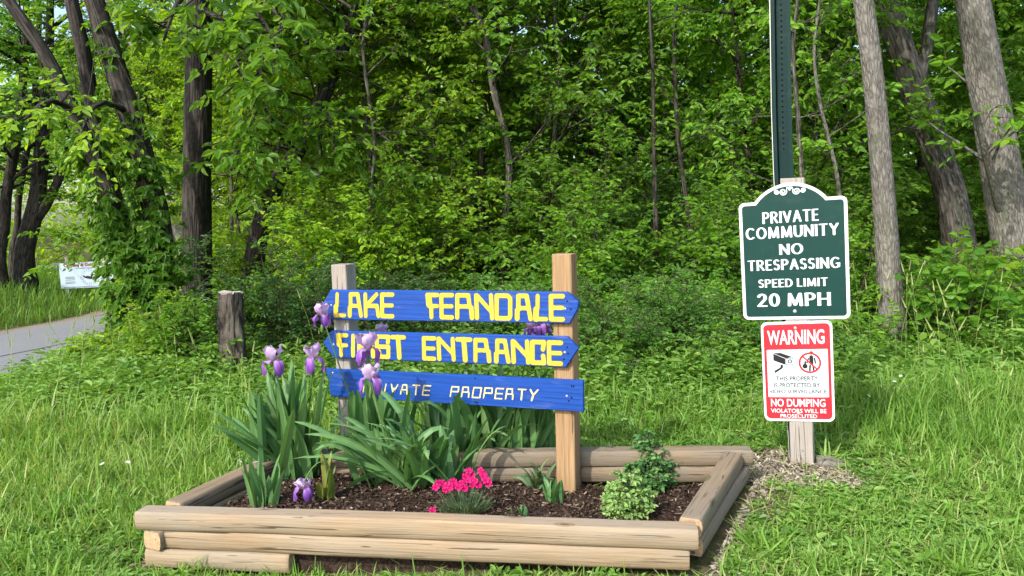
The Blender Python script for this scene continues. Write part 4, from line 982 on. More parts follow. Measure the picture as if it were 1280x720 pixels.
# ------------------------------------------------------------------ the blue board sign
SP = SignPlane(gnd(707.5, 613, .095), R(22))
sign = thing('entrance_sign', 'blue wooden entrance sign of three boards on two posts with yellow routed letters', 'sign', SP.P0, -SP.yaw)
def post(parent, top, bot, w, dpt, mat, name, zbot=-.2, y0=0.0, label=None, seed=.3):
    (u1, zt), (u0, zb) = top, bot; mb = MB(); b = .004
    sl_ = (u1 - u0) / (zt - zb); ub = u0 + sl_ * (zbot - zb)
    prof = [(-w / 2 + b, y0), (w / 2 - b, y0), (w / 2, y0 + b), (w / 2, y0 + dpt - b), (w / 2 - b, y0 + dpt), (-w / 2 + b, y0 + dpt), (-w / 2, y0 + dpt - b), (-w / 2, y0 + b)]
    zs = list(np.linspace(zbot, zt - .003, 14)) + [zt]; V = []; Mv = []
    for k, z_ in enumerate(zs):
        uc = ub + sl_ * (z_ - zbot); s_ = .97 if k == len(zs) - 1 else 1
        for x_, y_ in prof: V.append((uc + x_ * s_, y0 + dpt / 2 + (y_ - y0 - dpt / 2) * s_, z_)); Mv.append((x_, y_, z_))
    n = 8; i = np.arange(len(zs) - 1)[:, None] * n; s0 = np.arange(n)[None]; s1 = (s0 + 1) % n
    mb.add(V, np.stack([i + s0, i + s1, i + n + s1, i + n + s0], -1).reshape(-1, 4), seed, Mv)
    mb.L.append(np.arange(len(V) - n, len(V)).astype(np.int32)); mb.N.append(np.array([n], np.int32)); mb.MI.append(np.array([0], np.int32))
    o = mb.build(name, M[mat], parent)
    if label: o['label'] = label
    return o
post(sign, SP.uz(422.5, 331), SP.uz(436, 606), .087, .089, 'post_grey', 'post', label='weathered grey left post', seed=.21)
post(sign, SP.uz(701.5, 318), SP.uz(707.5, 613), .089, .089, 'post_new', 'post', label='new tan right post', seed=.77)
BOFF = .024
def board(outline, lab):
    mb = MB(); prism(mb, [SP.uz(x_, y_, BOFF) for x_, y_ in outline], -BOFF, -.001, .0035)
    o = mb.build('board', M['blue'], sign); o['label'] = lab; return o
b1 = board([(402, 382), (413, 362.2), (709, 365), (723, 377), (722.5, 386), (712, 404.5), (415.5, 399.5)], 'top blue board reading LAKE FERNDALE')
b2 = board([(403.5, 429), (414, 413.5), (709, 420.8), (723, 435.5), (707.5, 459.3), (417.5, 447.5)], 'middle blue board reading FIRST ENTRANCE')
b3 = board([(407, 461), (729, 475.8), (729.3, 515), (413.5, 495.5)], 'bottom blue board reading PRIVATE PROPERTY')
def routed(parent, letters, tops, bots, hw, mat, slant=0.0, halo=.0022):
    """letters: (char, px0, px1); tops/bots: pixel y of cap line and baseline at two pixel x"""
    hi = MB(); lo = MB()
    ln = lambda t, x: t[1] + (t[3] - t[1]) * (x - t[0]) / (t[2] - t[0])
    for ch, x0, x1 in letters:
        bl = SP.uz(x0, ln(bots, x0), BOFF); br = SP.uz(x1, ln(bots, x1), BOFF); tl = SP.uz(x0 + slant, ln(tops, x0), BOFF)
        w = np.linalg.norm(br - bl); h = np.linalg.norm(tl - bl); ax = (br - bl) / w; ay = (tl - bl) / h
        for mb, ex_, off in ((lo, halo, BOFF + .0006), (hi, 0, BOFF + .0012)):
            segs = []
            for pts, k in ROUT[ch]:
                hh = min(hw, w * .3)
                P_ = [(hw + a * (w - 2 * hw) if ch != 'I' else w / 2 + (a - .5) * hw * .8, hw + b * (h - 2 * hw)) for a, b in pts]
                for a, b in zip(P_[:-1], P_[1:]): segs.append((*a, *b, hw * k + ex_, hw * k + ex_))
            polys = sdf_polys(seg_sdf(segs), -.006, -.006, w + .006, h + .006, h / 26)
            add_polys(mb, polys, lambda q: np.c_[bl[0] + ax[0] * q[:, 0] + ay[0] * q[:, 1], np.full(len(q), -off), bl[1] + ax[1] * q[:, 0] + ay[1] * q[:, 1]])
    if halo: lo.build('letter_edge', M['rout'], parent)
    return hi.build('lettering', M[mat], parent)
routed(b1, [('L', 417, 432.8), ('A', 434.2, 453.5), ('K', 454.6, 475.4), ('E', 475.3, 492.9), ('F', 531.3, 549), ('E', 549.4, 567.5), ('R', 569.3, 592.6), ('N', 592.8, 617.8), ('D', 618.4, 640.4), ('A', 643, 665.9), ('L', 666.6, 685.2), ('E', 686, 706)],
       (425, 365.2, 695, 367.4), (425, 396.6, 695, 401.8), .0098, 'yellow')
routed(b2, [('F', 419.3, 435.2), ('I', 437.5, 445.5), ('R', 446.8, 468.8), ('S', 469, 487.8), ('T', 488, 507.2), ('E', 527.5, 545.2), ('N', 545.8, 569.7), ('T', 569.4, 590.2), ('R', 592, 614.2), ('A', 617, 638.2), ('N', 638.6, 663), ('C', 663, 682.7), ('E', 683.6, 703.8)],
       (425, 416.6, 695, 425.7), (425, 446.2, 695, 457), .0098, 'yellow')
routed(b3, [('P', 453, 463), ('R', 466, 476), ('I', 479, 482), ('V', 486.5, 496), ('A', 499.5, 509.5), ('T', 513.5, 523.5), ('E', 527, 537), ('P', 562, 572.5), ('R', 576, 586.5), ('O', 589.5, 600.5), ('P', 603.5, 614.5), ('E', 617.5, 628), ('R', 631, 641.5), ('T', 645, 656), ('Y', 660, 671)],
       (455, 478.2, 674, 486.8), (455, 490.8, 674, 501.5), +0.0033, 'cream', slant=2.4, halo=.0)
def screws(parent, spots, plane, off, r=.0045, mat='alu', name='screw'):
    for px, py in spots:
        mb = MB(); u, z_ = plane.uz(px, py, off); a = np.arange(10) * 2 * PI / 10
        ring = np.c_[u + np.cos(a) * r, np.full(10, -off - .0018), z_ + np.sin(a) * r]; r2 = np.c_[u + np.cos(a) * r * 1.25, np.full(10, -off - .0002), z_ + np.sin(a) * r * 1.25]
        V = np.concatenate([r2, ring, [[u, -off - .0026, z_]]]); i = np.arange(10); j = (i + 1) % 10
        mb.add(V, np.stack([i, j, j + 10, i + 10], -1)); mb.add(V[10:], np.stack([i, j, np.full(10, 10)], -1))
        mb.build(name, M[mat], parent)
screws(b1, [(414, 381.5), (706.5, 386)], SP, BOFF); screws(b2, [(417, 430.5), (706, 440.5)], SP, BOFF); screws(b3, [(416, 466), (708.5, 495)], SP, BOFF)
screws(b1, [(709, 376.5), (713.5, 386.5)], SP, BOFF, .003, 'hole', 'screw_hole'); screws(b2, [(709, 434), (710, 442), (705, 449), (406, 431)], SP, BOFF, .003, 'hole', 'screw_hole')
screws(b3, [(714.5, 482.5), (714.5, 497), (717, 483), (594, 472.5), (711, 501)], SP, BOFF, .003, 'hole', 'screw_hole')

# ------------------------------------------------------------------ the notice post
NP = SignPlane(np.array((*POLE, float(H(*POLE)))), R(27))
np_t = thing('notice_post', 'leaning notice post carrying a green community notice above a red warning notice', 'sign', NP.P0, -NP.yaw)
post(np_t, NP.uz(990, 222.5), NP.uz(1003, 582), .108, .06, 'post_grey', 'wood_post', label='grey wooden post', seed=.4)
# perforated steel channel behind it, rising out of the picture
mb = MB(); (ua, za), (ub, zb) = NP.uz(976, 0, -.09), NP.uz(979.5, 218, -.09); sl_ = (ua - ub) / (za - zb)
prof = np.array([(-.050, 0), (-.030, 0), (-.026, .032), (.026, .032), (.030, 0), (.050, 0), (.050, .004), (.033, .004), (.029, .036), (-.029, .036), (-.033, .004), (-.050, .004)]) * (.9, 1)
zs = np.linspace(-.2, za + 1.35, 40); (uc, zc) = NP.uz(1000.5, 582, -.09); cen = np.interp(zs, [zc, zb, zb + .3, za], [uc, ub + .004, ub + sl_ * .3 - .001, ua])
V = np.stack([cen[:, None] + prof[None, :, 0], np.broadcast_to(.065 + prof[None, :, 1], (40, 12)), np.broadcast_to(zs[:, None], (40, 12))], -1)
i = np.arange(39)[:, None] * 12; s0 = np.arange(12)[None]; s1 = (s0 + 1) % 12
F = np.stack([i + s0, i + s1, i + 12 + s1, i + 12 + s0], -1).reshape(39, 12, 4)
mb.add(V, F.reshape(-1, 4)); mb.MI[-1] = np.tile(np.array([1] + [0] * 10 + [1], np.int32), 39)
mb.L.append(np.arange(39 * 12, 40 * 12).astype(np.int32)); mb.N.append(np.array([12], np.int32)); mb.MI.append(np.array([0], np.int32))
ch = mb.build('steel_channel', [M['steel_green'], M['steel_green']], np_t); ch['label'] = 'dark green perforated steel channel rising above the notices'
mb = MB()
for z_ in np.arange(1.55, za + 1.3, .0254):
    u = np.interp(z_, zs, cen); a = np.arange(8) * PI / 4
    mb.add(np.c_[u + np.cos(a) * .0048, np.full(8, .0964), z_ + np.sin(a) * .0048], np.arange(8)[None])
mb.build('holes', M['hole'], ch)
mb = MB(); L_ = [(-.0485, .062), (-.0455, .062), (-.0455, .10), (-.0485, .10)]; n = 4
V = np.stack([cen[:, None] + np.array(L_)[None, :, 0], np.broadcast_to(np.array(L_)[None, :, 1], (40, 4)), np.broadcast_to(zs[:, None], (40, 4))], -1)
i = np.arange(39)[:, None] * 4; s0 = np.arange(4)[None]; s1 = (s0 + 1) % 4
mb.add(V, np.stack([i + s0, i + s1, i + 4 + s1, i + 4 + s0], -1).reshape(-1, 4)); o = mb.build('steel_edge', M['galv'], ch); o['label'] = 'bare galvanised edge'
class Panel:
    """a flat panel laid on a sign plane by its four corners; s in 0..w across, t in 0..h up"""
    def __init__(s, plane, tl, tr, br, bl, off):
        s.pl, s.off = plane, off; s.q = [plane.uz(*c_, off) for c_ in (bl, br, tr, tl)]
        s.w = (np.linalg.norm(s.q[1] - s.q[0]) + np.linalg.norm(s.q[2] - s.q[3])) / 2; s.h = (np.linalg.norm(s.q[3] - s.q[0]) + np.linalg.norm(s.q[2] - s.q[1])) / 2
    def to3(s, off):
        def f(q):
            a = (q[:, 0] / s.w)[:, None]; b = (q[:, 1] / s.h)[:, None]; Q = s.q
            p_ = (Q[0] * (1 - a) + Q[1] * a) * (1 - b) + (Q[3] * (1 - a) + Q[2] * a) * b
            return np.c_[p_[:, 0], np.full(len(q), -off), p_[:, 1]]
        return f
    def uz2(s, pts): 
        r = s.to3(0)(np.array(pts, float)); return [(a[0], a[2]) for a in r]
def rrect(x0, y0, x1, y1, r, n=6):
    return arc(x0 + r, y0 + r, r, r, 180, 270, n) + arc(x1 - r, y0 + r, r, r, 270, 360, n) + arc(x1 - r, y1 - r, r, r, 0, 90, n) + arc(x0 + r, y1 - r, r, r, 90, 180, n)
G = Panel(NP, (923, 254.5), (1059, 244.2), (1063.3, 398.6), (929.5, 400), .004)
def green_outline(d):
    w, h = G.w, G.h; r = w * .055 - d * .8; half, sag = w * .335, w * .165; Ra = (half**2 + sag**2) / (2 * sag); cy_ = h + sag - Ra; cx_ = w * .49; Rd = Ra - d
    xi = math.sqrt(Rd**2 - (h - d - cy_)**2); a0 = math.degrees(math.atan2(h - d - cy_, xi))
    return arc(d + r, d + r, r, r, 180, 270, 6) + arc(w - d - r, d + r, r, r, 270, 360, 6) + arc(w - d - r, h - d - r, r, r, 0, 90, 6) + arc(cx_, cy_, Rd, Rd, a0, 180 - a0, 26) + arc(d + r, h - d - r, r, r, 90, 180, 6)
mb = MB(); prism(mb, G.uz2(green_outline(0)), -.004, -.0005, .0008, False)
gp = mb.build('green_notice', M['sign_white'], np_t); gp['label'] = 'green notice with white border reading PRIVATE COMMUNITY NO TRESPASSING'
mb = MB(); q = G.to3(.0046)(np.array(green_outline(G.w * .031))); mb.add(q, np.arange(len(q))[None]); mb.build('green_face', M['sign_green'], gp)
mb = MB()
for text, a, b, v, hh in (('PRIVATE', .225, .745, .138, .098), ('COMMUNITY', .058, .92, .263, .098), ('NO', .372, .595, .408, .090), ('TRESPASSING', .063, .925, .535, .090), ('SPEED LIMIT', .16, .81, .69, .070), ('20 MPH', .14, .83, .832, .112)):
    w = (b - a) * G.w; h = hh * G.h
    segs = roman_line(text, w, h); ox, oy = a * G.w, (1 - v - hh / 2) * G.h
    polys = sdf_polys(seg_sdf(segs), -.004, -.004, w + .004, h + .004, h / 30)
    add_polys(mb, [[(x_ + ox, y_ + oy) for x_, y_ in p_] for p_ in polys], G.to3(.0052))
mb.build('lettering', M['sign_white'], gp)
segs = []; s_ = G.w
for sg in (-1, 1):
    for cx_, rr in ((.062, .036), (.122, .024)):
        pts = [(sg * (cx_ + rr * (1 - k / 26 * .8) * math.cos(k * .42 + (2.6 if cx_ < .1 else 3.4)) ), rr * (1 - k / 26 * .8) * math.sin(k * .42 + (2.6 if cx_ < .1 else 3.4)) + (.0 if cx_ < .1 else .004)) for k in range(27)]
        segs += [(*a, *b, .0048, .0048) for a, b in zip(pts[:-1], pts[1:])]
segs += [(-.02, .034, .02, .034, .010, .010), (0, .02, 0, .034, .012, .012)]
polys = sdf_polys(seg_sdf(segs), -.16, -.05, .16, .06, .0025)
mb = MB(); add_polys(mb, [[((.49 + x_) * s_, G.h + (.082 + y_) * s_) for x_, y_ in p_] for p_ in polys], G.to3(.0052)); mb.build('scroll_ornament', M['sign_white'], gp)
screws(gp, [(993.5, 389)], NP, .0052, .007)
Rp = Panel(NP, (950.7, 403.2), (1040.2, 400.2), (1044, 527.5), (955.8, 526), .004)
mb = MB(); prism(mb, Rp.uz2(rrect(0, 0, Rp.w, Rp.h, Rp.w * .085)), -.004, -.0005, .0008, False)
rp = mb.build('warning_notice', M['sign_white'], np_t); rp['label'] = 'red and white warning notice with a camera symbol'
w_, h_ = Rp.w, Rp.h
mb = MB(); q = Rp.to3(.0046)(np.array(rrect(.034 * w_, .026 * h_, .966 * w_, .974 * h_, w_ * .065))); mb.add(q, np.arange(len(q))[None]); mb.build('red_face', M['sign_red'], rp)
mb = MB(); q = Rp.to3(.0051)(np.array(rrect(.072 * w_, .245 * h_, .928 * w_, .722 * h_, .004))); mb.add(q, np.arange(len(q))[None]); mb.build('white_field', M['sign_ice'], rp)
def fit_text(mb, text, u0, u1, v0, v1, panel, off, bold=.012):
    V, F = font_polys(text, bold); q = np.c_[(u0 + V[:, 0] * (u1 - u0)) * panel.w, (1 - v1 + V[:, 1] * (v1 - v0)) * panel.h]; V3 = panel.to3(off)(q)
    for n_ in set(len(f) for f in F): mb.add(V3, np.array([f for f in F if len(f) == n_]))
mb = MB()
fit_text(mb, 'WARNING', .09, .89, .083, .228, Rp, .0056, .024); fit_text(mb, 'NO DUMPING', .105, .875, .772, .852, Rp, .0056, .018)
fit_text(mb, 'VIOLATORS WILL BE', .10, .885, .872, .914, Rp, .0056, .014); fit_text(mb, 'PROSECUTED', .235, .755, .927, .964, Rp, .0056, .014)
mb.build('lettering', M['sign_white'], rp)
mb = MB()
fit_text(mb, 'THIS PROPERTY', .19, .785, .545, .59, Rp, .0056, .018); fit_text(mb, 'IS PROTECTED BY', .16, .81, .612, .657, Rp, .0056, .018); fit_text(mb, 'VIDEO SURVEILLANCE', .085, .90, .678, .722 - .004, Rp, .0056, .018)
mb.build('lettering', M['ink'], rp)
def upoly(pts): return [(a * w_, (1 - b) * h_) for a, b in pts]
mb = MB(); t3 = Rp.to3(.0056)
add_polys(mb, [upoly([(.165, .312), (.265, .308), (.44, .352), (.345, .365)]), upoly([(.165, .316), (.335, .368), (.335, .43), (.165, .385)]),
               upoly([(.265, .425), (.30, .43), (.295, .462), (.185, .512), (.17, .49), (.262, .455)])], t3)
add_polys(mb, sdf_polys(lambda x, y: np.abs(np.hypot(x - .40 * w_, y - .604 * h_) - .024 * w_) - .007 * w_, .33 * w_, .55 * h_, .46 * w_, .66 * h_, .0016), t3)
add_polys(mb, sdf_polys(lambda x, y: np.maximum(np.abs(x - .395 * w_) - .052 * w_, np.abs(y - .603 * h_) - .033 * h_) * -1 * 0 + np.abs(np.maximum(np.abs(x - .395 * w_) - .05 * w_, np.abs(y - .603 * h_) - .032 * h_)) - .004 * w_, .32 * w_, .55 * h_, .47 * w_, .66 * h_, .0016), t3)
ps = [(.70, .645, .70, .585, .028, .028), (.68, .56, .675, .51, .012, .012), (.72, .56, .73, .51, .012, .012), (.745, .63, .755, .585, .011, .011), (.66, .63, .64, .59, .010, .010)]
segs = [(a * w_, b * h_, c_ * w_, d * h_, e * w_, e * w_) for a, b, c_, d, e, _ in ps]
segs += [(.702 * w_, .685 * h_, .702 * w_, .6851 * h_, .026 * w_, .026 * w_), (.61 * w_, .555 * h_, .61 * w_, .5551 * h_, .036 * w_, .036 * w_), (.615 * w_, .60 * h_, .61 * w_, .555 * h_, .012 * w_, .012 * w_)]
add_polys(mb, sdf_polys(seg_sdf(segs), .53 * w_, .47 * h_, .83 * w_, .74 * h_, .0016), t3)
mb.build('symbol', M['ink'], rp)
mb = MB(); cx_, cy_, rr = .678 * w_, .588 * h_, .143 * w_
def ban(x, y):
    ring = np.abs(np.hypot(x - cx_, y - cy_) - rr) - .014 * w_
    bar = np.maximum(np.abs((x - cx_) + (y - cy_)) / 1.414 - .011 * w_, np.hypot(x - cx_, y - cy_) - rr)
    return np.minimum(ring, bar)
add_polys(mb, sdf_polys(ban, cx_ - rr * 1.15, cy_ - rr * 1.15, cx_ + rr * 1.15, cy_ + rr * 1.15, .0016), Rp.to3(.0061)); mb.build('ban_symbol', M['sign_red'], rp)
screws(rp, [(994, 410), (998.5, 517)], NP, .0062, .006)

# ------------------------------------------------------------------ the owners notice beyond the road
OP = SignPlane(at(107, 345, 19.0), R(-4)); gz = float(H(OP.P0[0], OP.P0[1])) - OP.P0[2]
ow = thing('owners_sign', 'white owners and guests notice on two posts on the far bank of the road', 'sign', OP.P0 + (0, 0, gz), -OP.yaw)
OP.P0 = OP.P0 + (0, 0, gz)
O = Panel(OP, (73, 329.5), (141, 325.5), (142, 358), (76.5, 361), .02)
for px in (83, 128): post(ow, OP.uz(px, 321), OP.uz(px + 1, 366), .09, .09, 'post_grey', 'post', zbot=-.3, seed=px * .01)
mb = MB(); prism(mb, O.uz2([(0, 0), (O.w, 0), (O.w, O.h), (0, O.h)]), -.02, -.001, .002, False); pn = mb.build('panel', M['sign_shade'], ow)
mb = MB(); fit_text(mb, 'Owners & Guests Only', .09, .92, .03, .20, O, .022, .045); mb.build('lettering', M['ink_red'], pn)
mb = MB(); fit_text(mb, 'Private Community', .32, .69, .20, .27, O, .022, .01)
for v in (.55, .60, .66, .74, .79, .95):
    a, b = ((.10, .28) if v < .9 else (.05, .85)); q = [(a * O.w, (1 - v) * O.h), (b * O.w, (1 - v) * O.h), (b * O.w, (1 - v - .018) * O.h), (a * O.w, (1 - v - .018) * O.h)]
    add_polys(mb, [q], O.to3(.022))
cx_, cy_ = .545 * O.w, .41 * O.h; ra = .33 * O.h
add_polys(mb, sdf_polys(lambda x, y: np.minimum(np.abs(np.hypot(x - cx_, y - cy_) - ra) - .003, np.abs(np.hypot(x - cx_, y - cy_) - ra * .68) - .003), cx_ - ra * 1.1, cy_ - ra * 1.1, cx_ + ra * 1.1, cy_ + ra * 1.1, .012), O.to3(.022))
for k in range(20):
    a = k * PI / 10; r2 = ra * .84; c_, s_ = math.cos(a), math.sin(a); q = [(cx_ + c_ * r2 + dx * c_ - dy * s_, cy_ + s_ * r2 + dx * s_ + dy * c_) for dx, dy in ((-.016, -.006), (.016, -.006), (.016, .006), (-.016, .006))]
    add_polys(mb, [q], O.to3(.022))
bird = [(-.05, 0, .04, -.02, .05, .036), (.05, .0, .09, .06, .022, .022), (.09, .06, .13, .055, .016, .012), (-.1, .0, -.13, .03, .02, .02)]
add_polys(mb, sdf_polys(seg_sdf([(a + cx_, b + cy_, c_ + cx_, d + cy_, e, f_) for a, b, c_, d, e, f_ in bird]), cx_ - .2, cy_ - .12, cx_ + .2, cy_ + .12, .008), O.to3(.022))
mb.build('lettering', M['ink'], pn)

# ------------------------------------------------------------------ old stump and concrete block
sb = gnd(297, 482, .0); sb = on(sb[0], sb[1]); kk = sb[1]
mb = MB(); P = trunk_tube(mb, [sb - (0, 0, .1), at(295, 455, kk), at(291, 410, kk), at(290, 366, kk)], rad(27, kk), rad(25, kk), 71, sides=40, n=26, flare=.3, flare_h=.14, knobs=.22)
V = mb.V[0].reshape(26, 40, 3); V[-1, :, 2] += (np.random.default_rng(8).normal(0, .008, 40) + .012 * np.sin(np.arange(40) * .157 * 2)).astype(np.float32); topr = V[-1]; c_ = topr.mean(0) + (0, 0, .012)
mb2 = MB(); mb2.add(np.concatenate([topr + (0, 0, .001), [c_]]), np.array([[i, (i + 1) % 40, 40] for i in range(40)]), .3, np.concatenate([topr - c_, [[0, 0, 0]]]))
t = thing('tree_stump', 'weathered grey post like tree stump left of the iris', 'stump', sb)
for b in (mb, mb2): b.V = [v_ - sb.astype(np.float32) for v_ in b.V]
mb.build('bark', M['stump'], t, smooth=True); mb2.build('cut_top', M['post_grey'], t)
cbk = gnd(1047, 584, .06); mb = MB()
prism(mb, [(-.10, -.05), (.09, -.05), (.10, .015), (-.02, .032), (-.10, .028)], -.05, .05, .012, False)
o = mb.build('concrete_block', M['concrete'], None, loc=(0, 0, 0)); o.location = (cbk[0], cbk[1], float(H(cbk[0], cbk[1]))); o.rotation_euler = (R(4), R(5), R(-14))
tag(o, 'small broken concrete block beside the foot of the notice post', 'block')

# ------------------------------------------------------------------ flowers of the bed
def sword(mb, base, az, L, w, lean, bend, pw, tint, twist=0.0, K=10, mi=0, fold=.3):
    t = np.linspace(0, 1, K); phi = lean + bend * t**pw; st = L / (K - 1)
    hd = np.array((math.cos(az), math.sin(az), 0)); sd0 = np.array((-math.sin(az), math.cos(az), 0))
    tg = hd * np.sin(phi)[:, None] + UP * np.cos(phi)[:, None]
    C = base + np.concatenate([np.zeros((1, 3)), np.cumsum((tg[:-1] + tg[1:]) / 2 * st, axis=0)])
    nn = np.cross(sd0, tg); tw = twist * (1 - .6 * t)
    sd = sd0 * np.cos(tw)[:, None] + nn * np.sin(tw)[:, None]; nr_ = np.cross(tg, sd)
    ww = w / 2 * np.minimum(1, .55 + t * 1.6) * np.sqrt(np.clip(1 - t**3.2, 0, 1)); ww[-1] = .0006
    V = np.stack([C - sd * ww[:, None], C + nr_ * (ww * fold)[:, None], C + sd * ww[:, None]], 1).reshape(-1, 3)
    F = []
    for k in range(K - 1):
        a = k * 3; F += [(a, a + 1, a + 4, a + 3), (a + 1, a + 2, a + 5, a + 4)]
    mb.add(V, F, np.clip(tint + .25 * (np.repeat(t, 3) - .5) * .3, 0, 1), None, mi)
def petal_grid(mb, C, side, widths, cup, mi, tint, rng, ruf=.003):
    C = np.asarray(C); K = len(C); tg = unit(np.gradient(C, axis=0)); nr_ = np.cross(tg, side); s = np.linspace(-1, 1, 7)
    V = C[:, None] + side * (s[None, :, None] * np.asarray(widths)[:, None, None] / 2) + nr_[:, None] * ((s**2)[None, :, None] * np.asarray(widths)[:, None, None] * cup + rng.normal(0, ruf, (K, 7, 1)) * (np.abs(s)**2)[None, :, None] * 1.2)
    i = np.arange(K - 1)[:, None] * 7; j = np.arange(6)[None]
    mb.add(V, np.stack([i + j, i + j + 1, i + j + 8, i + j + 7], -1).reshape(-1, 4), np.clip(tint + rng.normal(0, .08, K * 7), 0, 1), None, mi)
def iris_bloom(parent, c, size, yaw, rng, wilt=False):
    mb = MB(); s = size / .1
    for k in range(3):
        a = yaw + k * 2.094 + rng.normal(0, .12); hd = np.array((math.cos(a), math.sin(a), 0)); sd = np.array((-math.sin(a), math.cos(a), 0))
        r_ = np.array([.004, .016, .028, .036, .036, .028]) * s; z_ = np.array([0, .012, .030, .048, .062, .070]) * s * (.6 if wilt else 1)
        petal_grid(mb, c + hd * r_[:, None] + UP * z_[:, None], sd, np.array([.010, .034, .052, .058, .050, .024]) * s, .16, 0, .5, rng, .011)
        a += 1.047; hd = np.array((math.cos(a), math.sin(a), 0)); sd = np.array((-math.sin(a), math.cos(a), 0))
        r_ = np.array([.004, .022, .040, .050, .050, .042]) * s; z_ = np.array([0, .008, .002, -.018, -.044, -.062]) * s
        petal_grid(mb, c + hd * r_[:, None] + UP * z_[:, None], sd, np.array([.010, .022, .034, .046, .044, .018]) * s, -.15, 1, np.repeat([.95, .85, .6, .4, .3, .3], 7), rng, .007)
        petal_grid(mb, c + hd * (np.array([.006, .016, .03]) * s)[:, None] + UP * (np.array([.006, .012, .010]) * s)[:, None], sd, np.array([.006, .009, .005]) * s, .1, 2, .5, rng, .001)
    return mb.build('bloom', [M['lav'], M['violet'], M['beard']], parent, smooth=True)
def stalk(parent, pts, r=.0045, buds=()):
    mb = MB(); P = resample(pts, 14)[None]; tubes(mb, P, r, r * .8, 7, .4)
    for b in buds:
        b = np.array(b); d = np.array((.006, 0, .05)); q = np.array([b, b + d * .25, b + d * .55, b + d * .8, b + d]); V = []
        for k, rr in enumerate((.004, .009, .010, .007, .001)):
            a = np.arange(8) * PI / 4; V.append(q[k] + np.c_[np.cos(a) * rr, np.sin(a) * rr, 0 * a])
        V = np.concatenate(V); i = np.arange(4)[:, None] * 8; s0 = np.arange(8)[None]; s1 = (s0 + 1) % 8
        mb.add(V, np.stack([i + s0, i + s1, i + 8 + s1, i + 8 + s0], -1).reshape(-1, 4), .8)
    return mb.build('flower_stalk', M['stalk'], parent, smooth=True)
def bedbase(px, py):
    q = gnd(px, py, .09)
    for _ in range(4): q = gnd(px, py, float(soil_z(q[0], q[1])))
    return np.array((q[0], q[1], float(soil_z(q[0], q[1])) - .012))
def iris(label, base, leaf_specs, blooms, seed, mat='iris_leaf', cat='iris', name='iris_plant', wmul=1.0):
    """leaf_specs: (count, spread m, length range, lean mean, lean sd, bend mean, bend sd); blooms: (position, size, stalk start offset)"""
    rng = np.random.default_rng(seed); t = thing(name, label, cat, base, 0, None); mb = MB()
    for cnt, sp, (l0, l1), lm, ls, bm, bs, (az0, azs) in leaf_specs:
        for _ in range(cnt):
            az = az0 + rng.uniform(-azs, azs); b = np.array((rng.normal(0, sp), rng.normal(0, sp * .4), 0))
            sword(mb, b, az, rng.uniform(l0, l1), rng.uniform(.034, .058) * wmul, abs(rng.normal(lm, ls)), rng.normal(bm, bs), rng.uniform(1.6, 3.0), np.clip(rng.normal(.42, .2), 0, 1), rng.normal(.2, .7))
    mb.build('leaves', M[mat], t)
    for pos, size, yaw, mid in blooms:
        p_ = np.array(pos) - base; b0 = np.array((rng.normal(0, .03), rng.normal(0, .03), 0)); m_ = (b0 * .5 + p_ * .5) + np.array((*mid, 0))
        stalk(t, [b0, m_, p_ - (0, 0, .012 * size / .1)], .0042, [p_ - (rng.uniform(.005, .012), 0, .085)])
        iris_bloom(t, p_, size, yaw, rng)
    return t
ALL = (0, PI)
b = bedbase(368, 597); yb = b[1]
iris('tall iris clump at the left of the bed with two lavender blooms over it', b,
     [(40, .075, (.36, .56), .17, .16, .2, .25, ALL), (12, .06, (.36, .52), .45, .15, .35, .25, (PI, .8)), (9, .06, (.3, .42), .3, .2, .9, .4, ALL)],
     [(at(342, 452, yb - .02), .105, .4, (-.03, 0)), (at(391, 449, yb + .08), .10, 1.2, (.02, 0))], 1)
b = bedbase(462, 590) + (0, .20, 0)
iris('iris clump behind the grey left post with one bloom left of the top board', b, [(18, .08, (.34, .50), .18, .14, .2, .25, ALL)],
     [(at(403, 394, b[1] - .0), .085, 2.0, (-.01, 0)), (at(478, 418, 3.86), .08, .3, (.02, 0))], 2)
b = bedbase(520, 606)
iris('broad arching iris clump in front of the blue boards with two blooms before the lettering', b,
     [(36, .10, (.20, .36), .36, .2, .35, .3, ALL), (20, .10, (.40, .58), .7, .2, .8, .35, (PI, .6)), (8, .06, (.35, .45), .35, .2, 1.5, .4, ALL), (6, .06, (.3, .4), .4, .2, .6, .4, (-1.2, .6))],
     [(at(459, 437, SP.P0[1] - .02), .105, .9, (-.05, -.03)), (at(464, 474, SP.P0[1] - .04), .105, 2.2, (-.03, -.04))], 3)
b = bedbase(583, 600) + (0, .13, 0)
iris('dense dark iris clump behind the middle of the bottom blue board', b, [(46, .13, (.34, .56), .22, .15, .4, .4, ALL), (18, .10, (.4, .5), .4, .2, 1.3, .5, ALL)], [], 4)
b = bedbase(648, 596) + (0, .10, 0)
iris('iris clump left of the new tan post with a bloom peeking under the top board', b, [(34, .08, (.36, .56), .2, .14, .25, .3, ALL), (3, .03, (.25, .32), .5, .2, .6, .3, (PI, .5))], [(at(664, 410, b[1] + .02), .085, .5, (0, 0)), (at(678, 405, b[1] + .06), .08, 1.5, (.02, 0))], 5)
b = bedbase(330, 632)
iris('small upright iris tuft in the left front corner of the bed', b, [(16, .028, (.14, .25), .22, .16, .1, .2, ALL)], [], 6, wmul=.55)
b = bedbase(412, 625)
ir = iris('yellowing small iris with one drooping purple bloom near the front timber', b, [(12, .02, (.1, .24), .22, .18, .3, .3, ALL)], [], 7, 'iris_yellow', wmul=.8)
bl_ = at(380, 612, b[1] - .06) - b
stalk(ir, [np.zeros(3), np.array((-.01, 0, .2)), np.array((-.06, -.02, .17)), bl_ + (0, 0, .03)], .0035); iris_bloom(ir, bl_ + (0, 0, .01), .085, .3, np.random.default_rng(4), True)
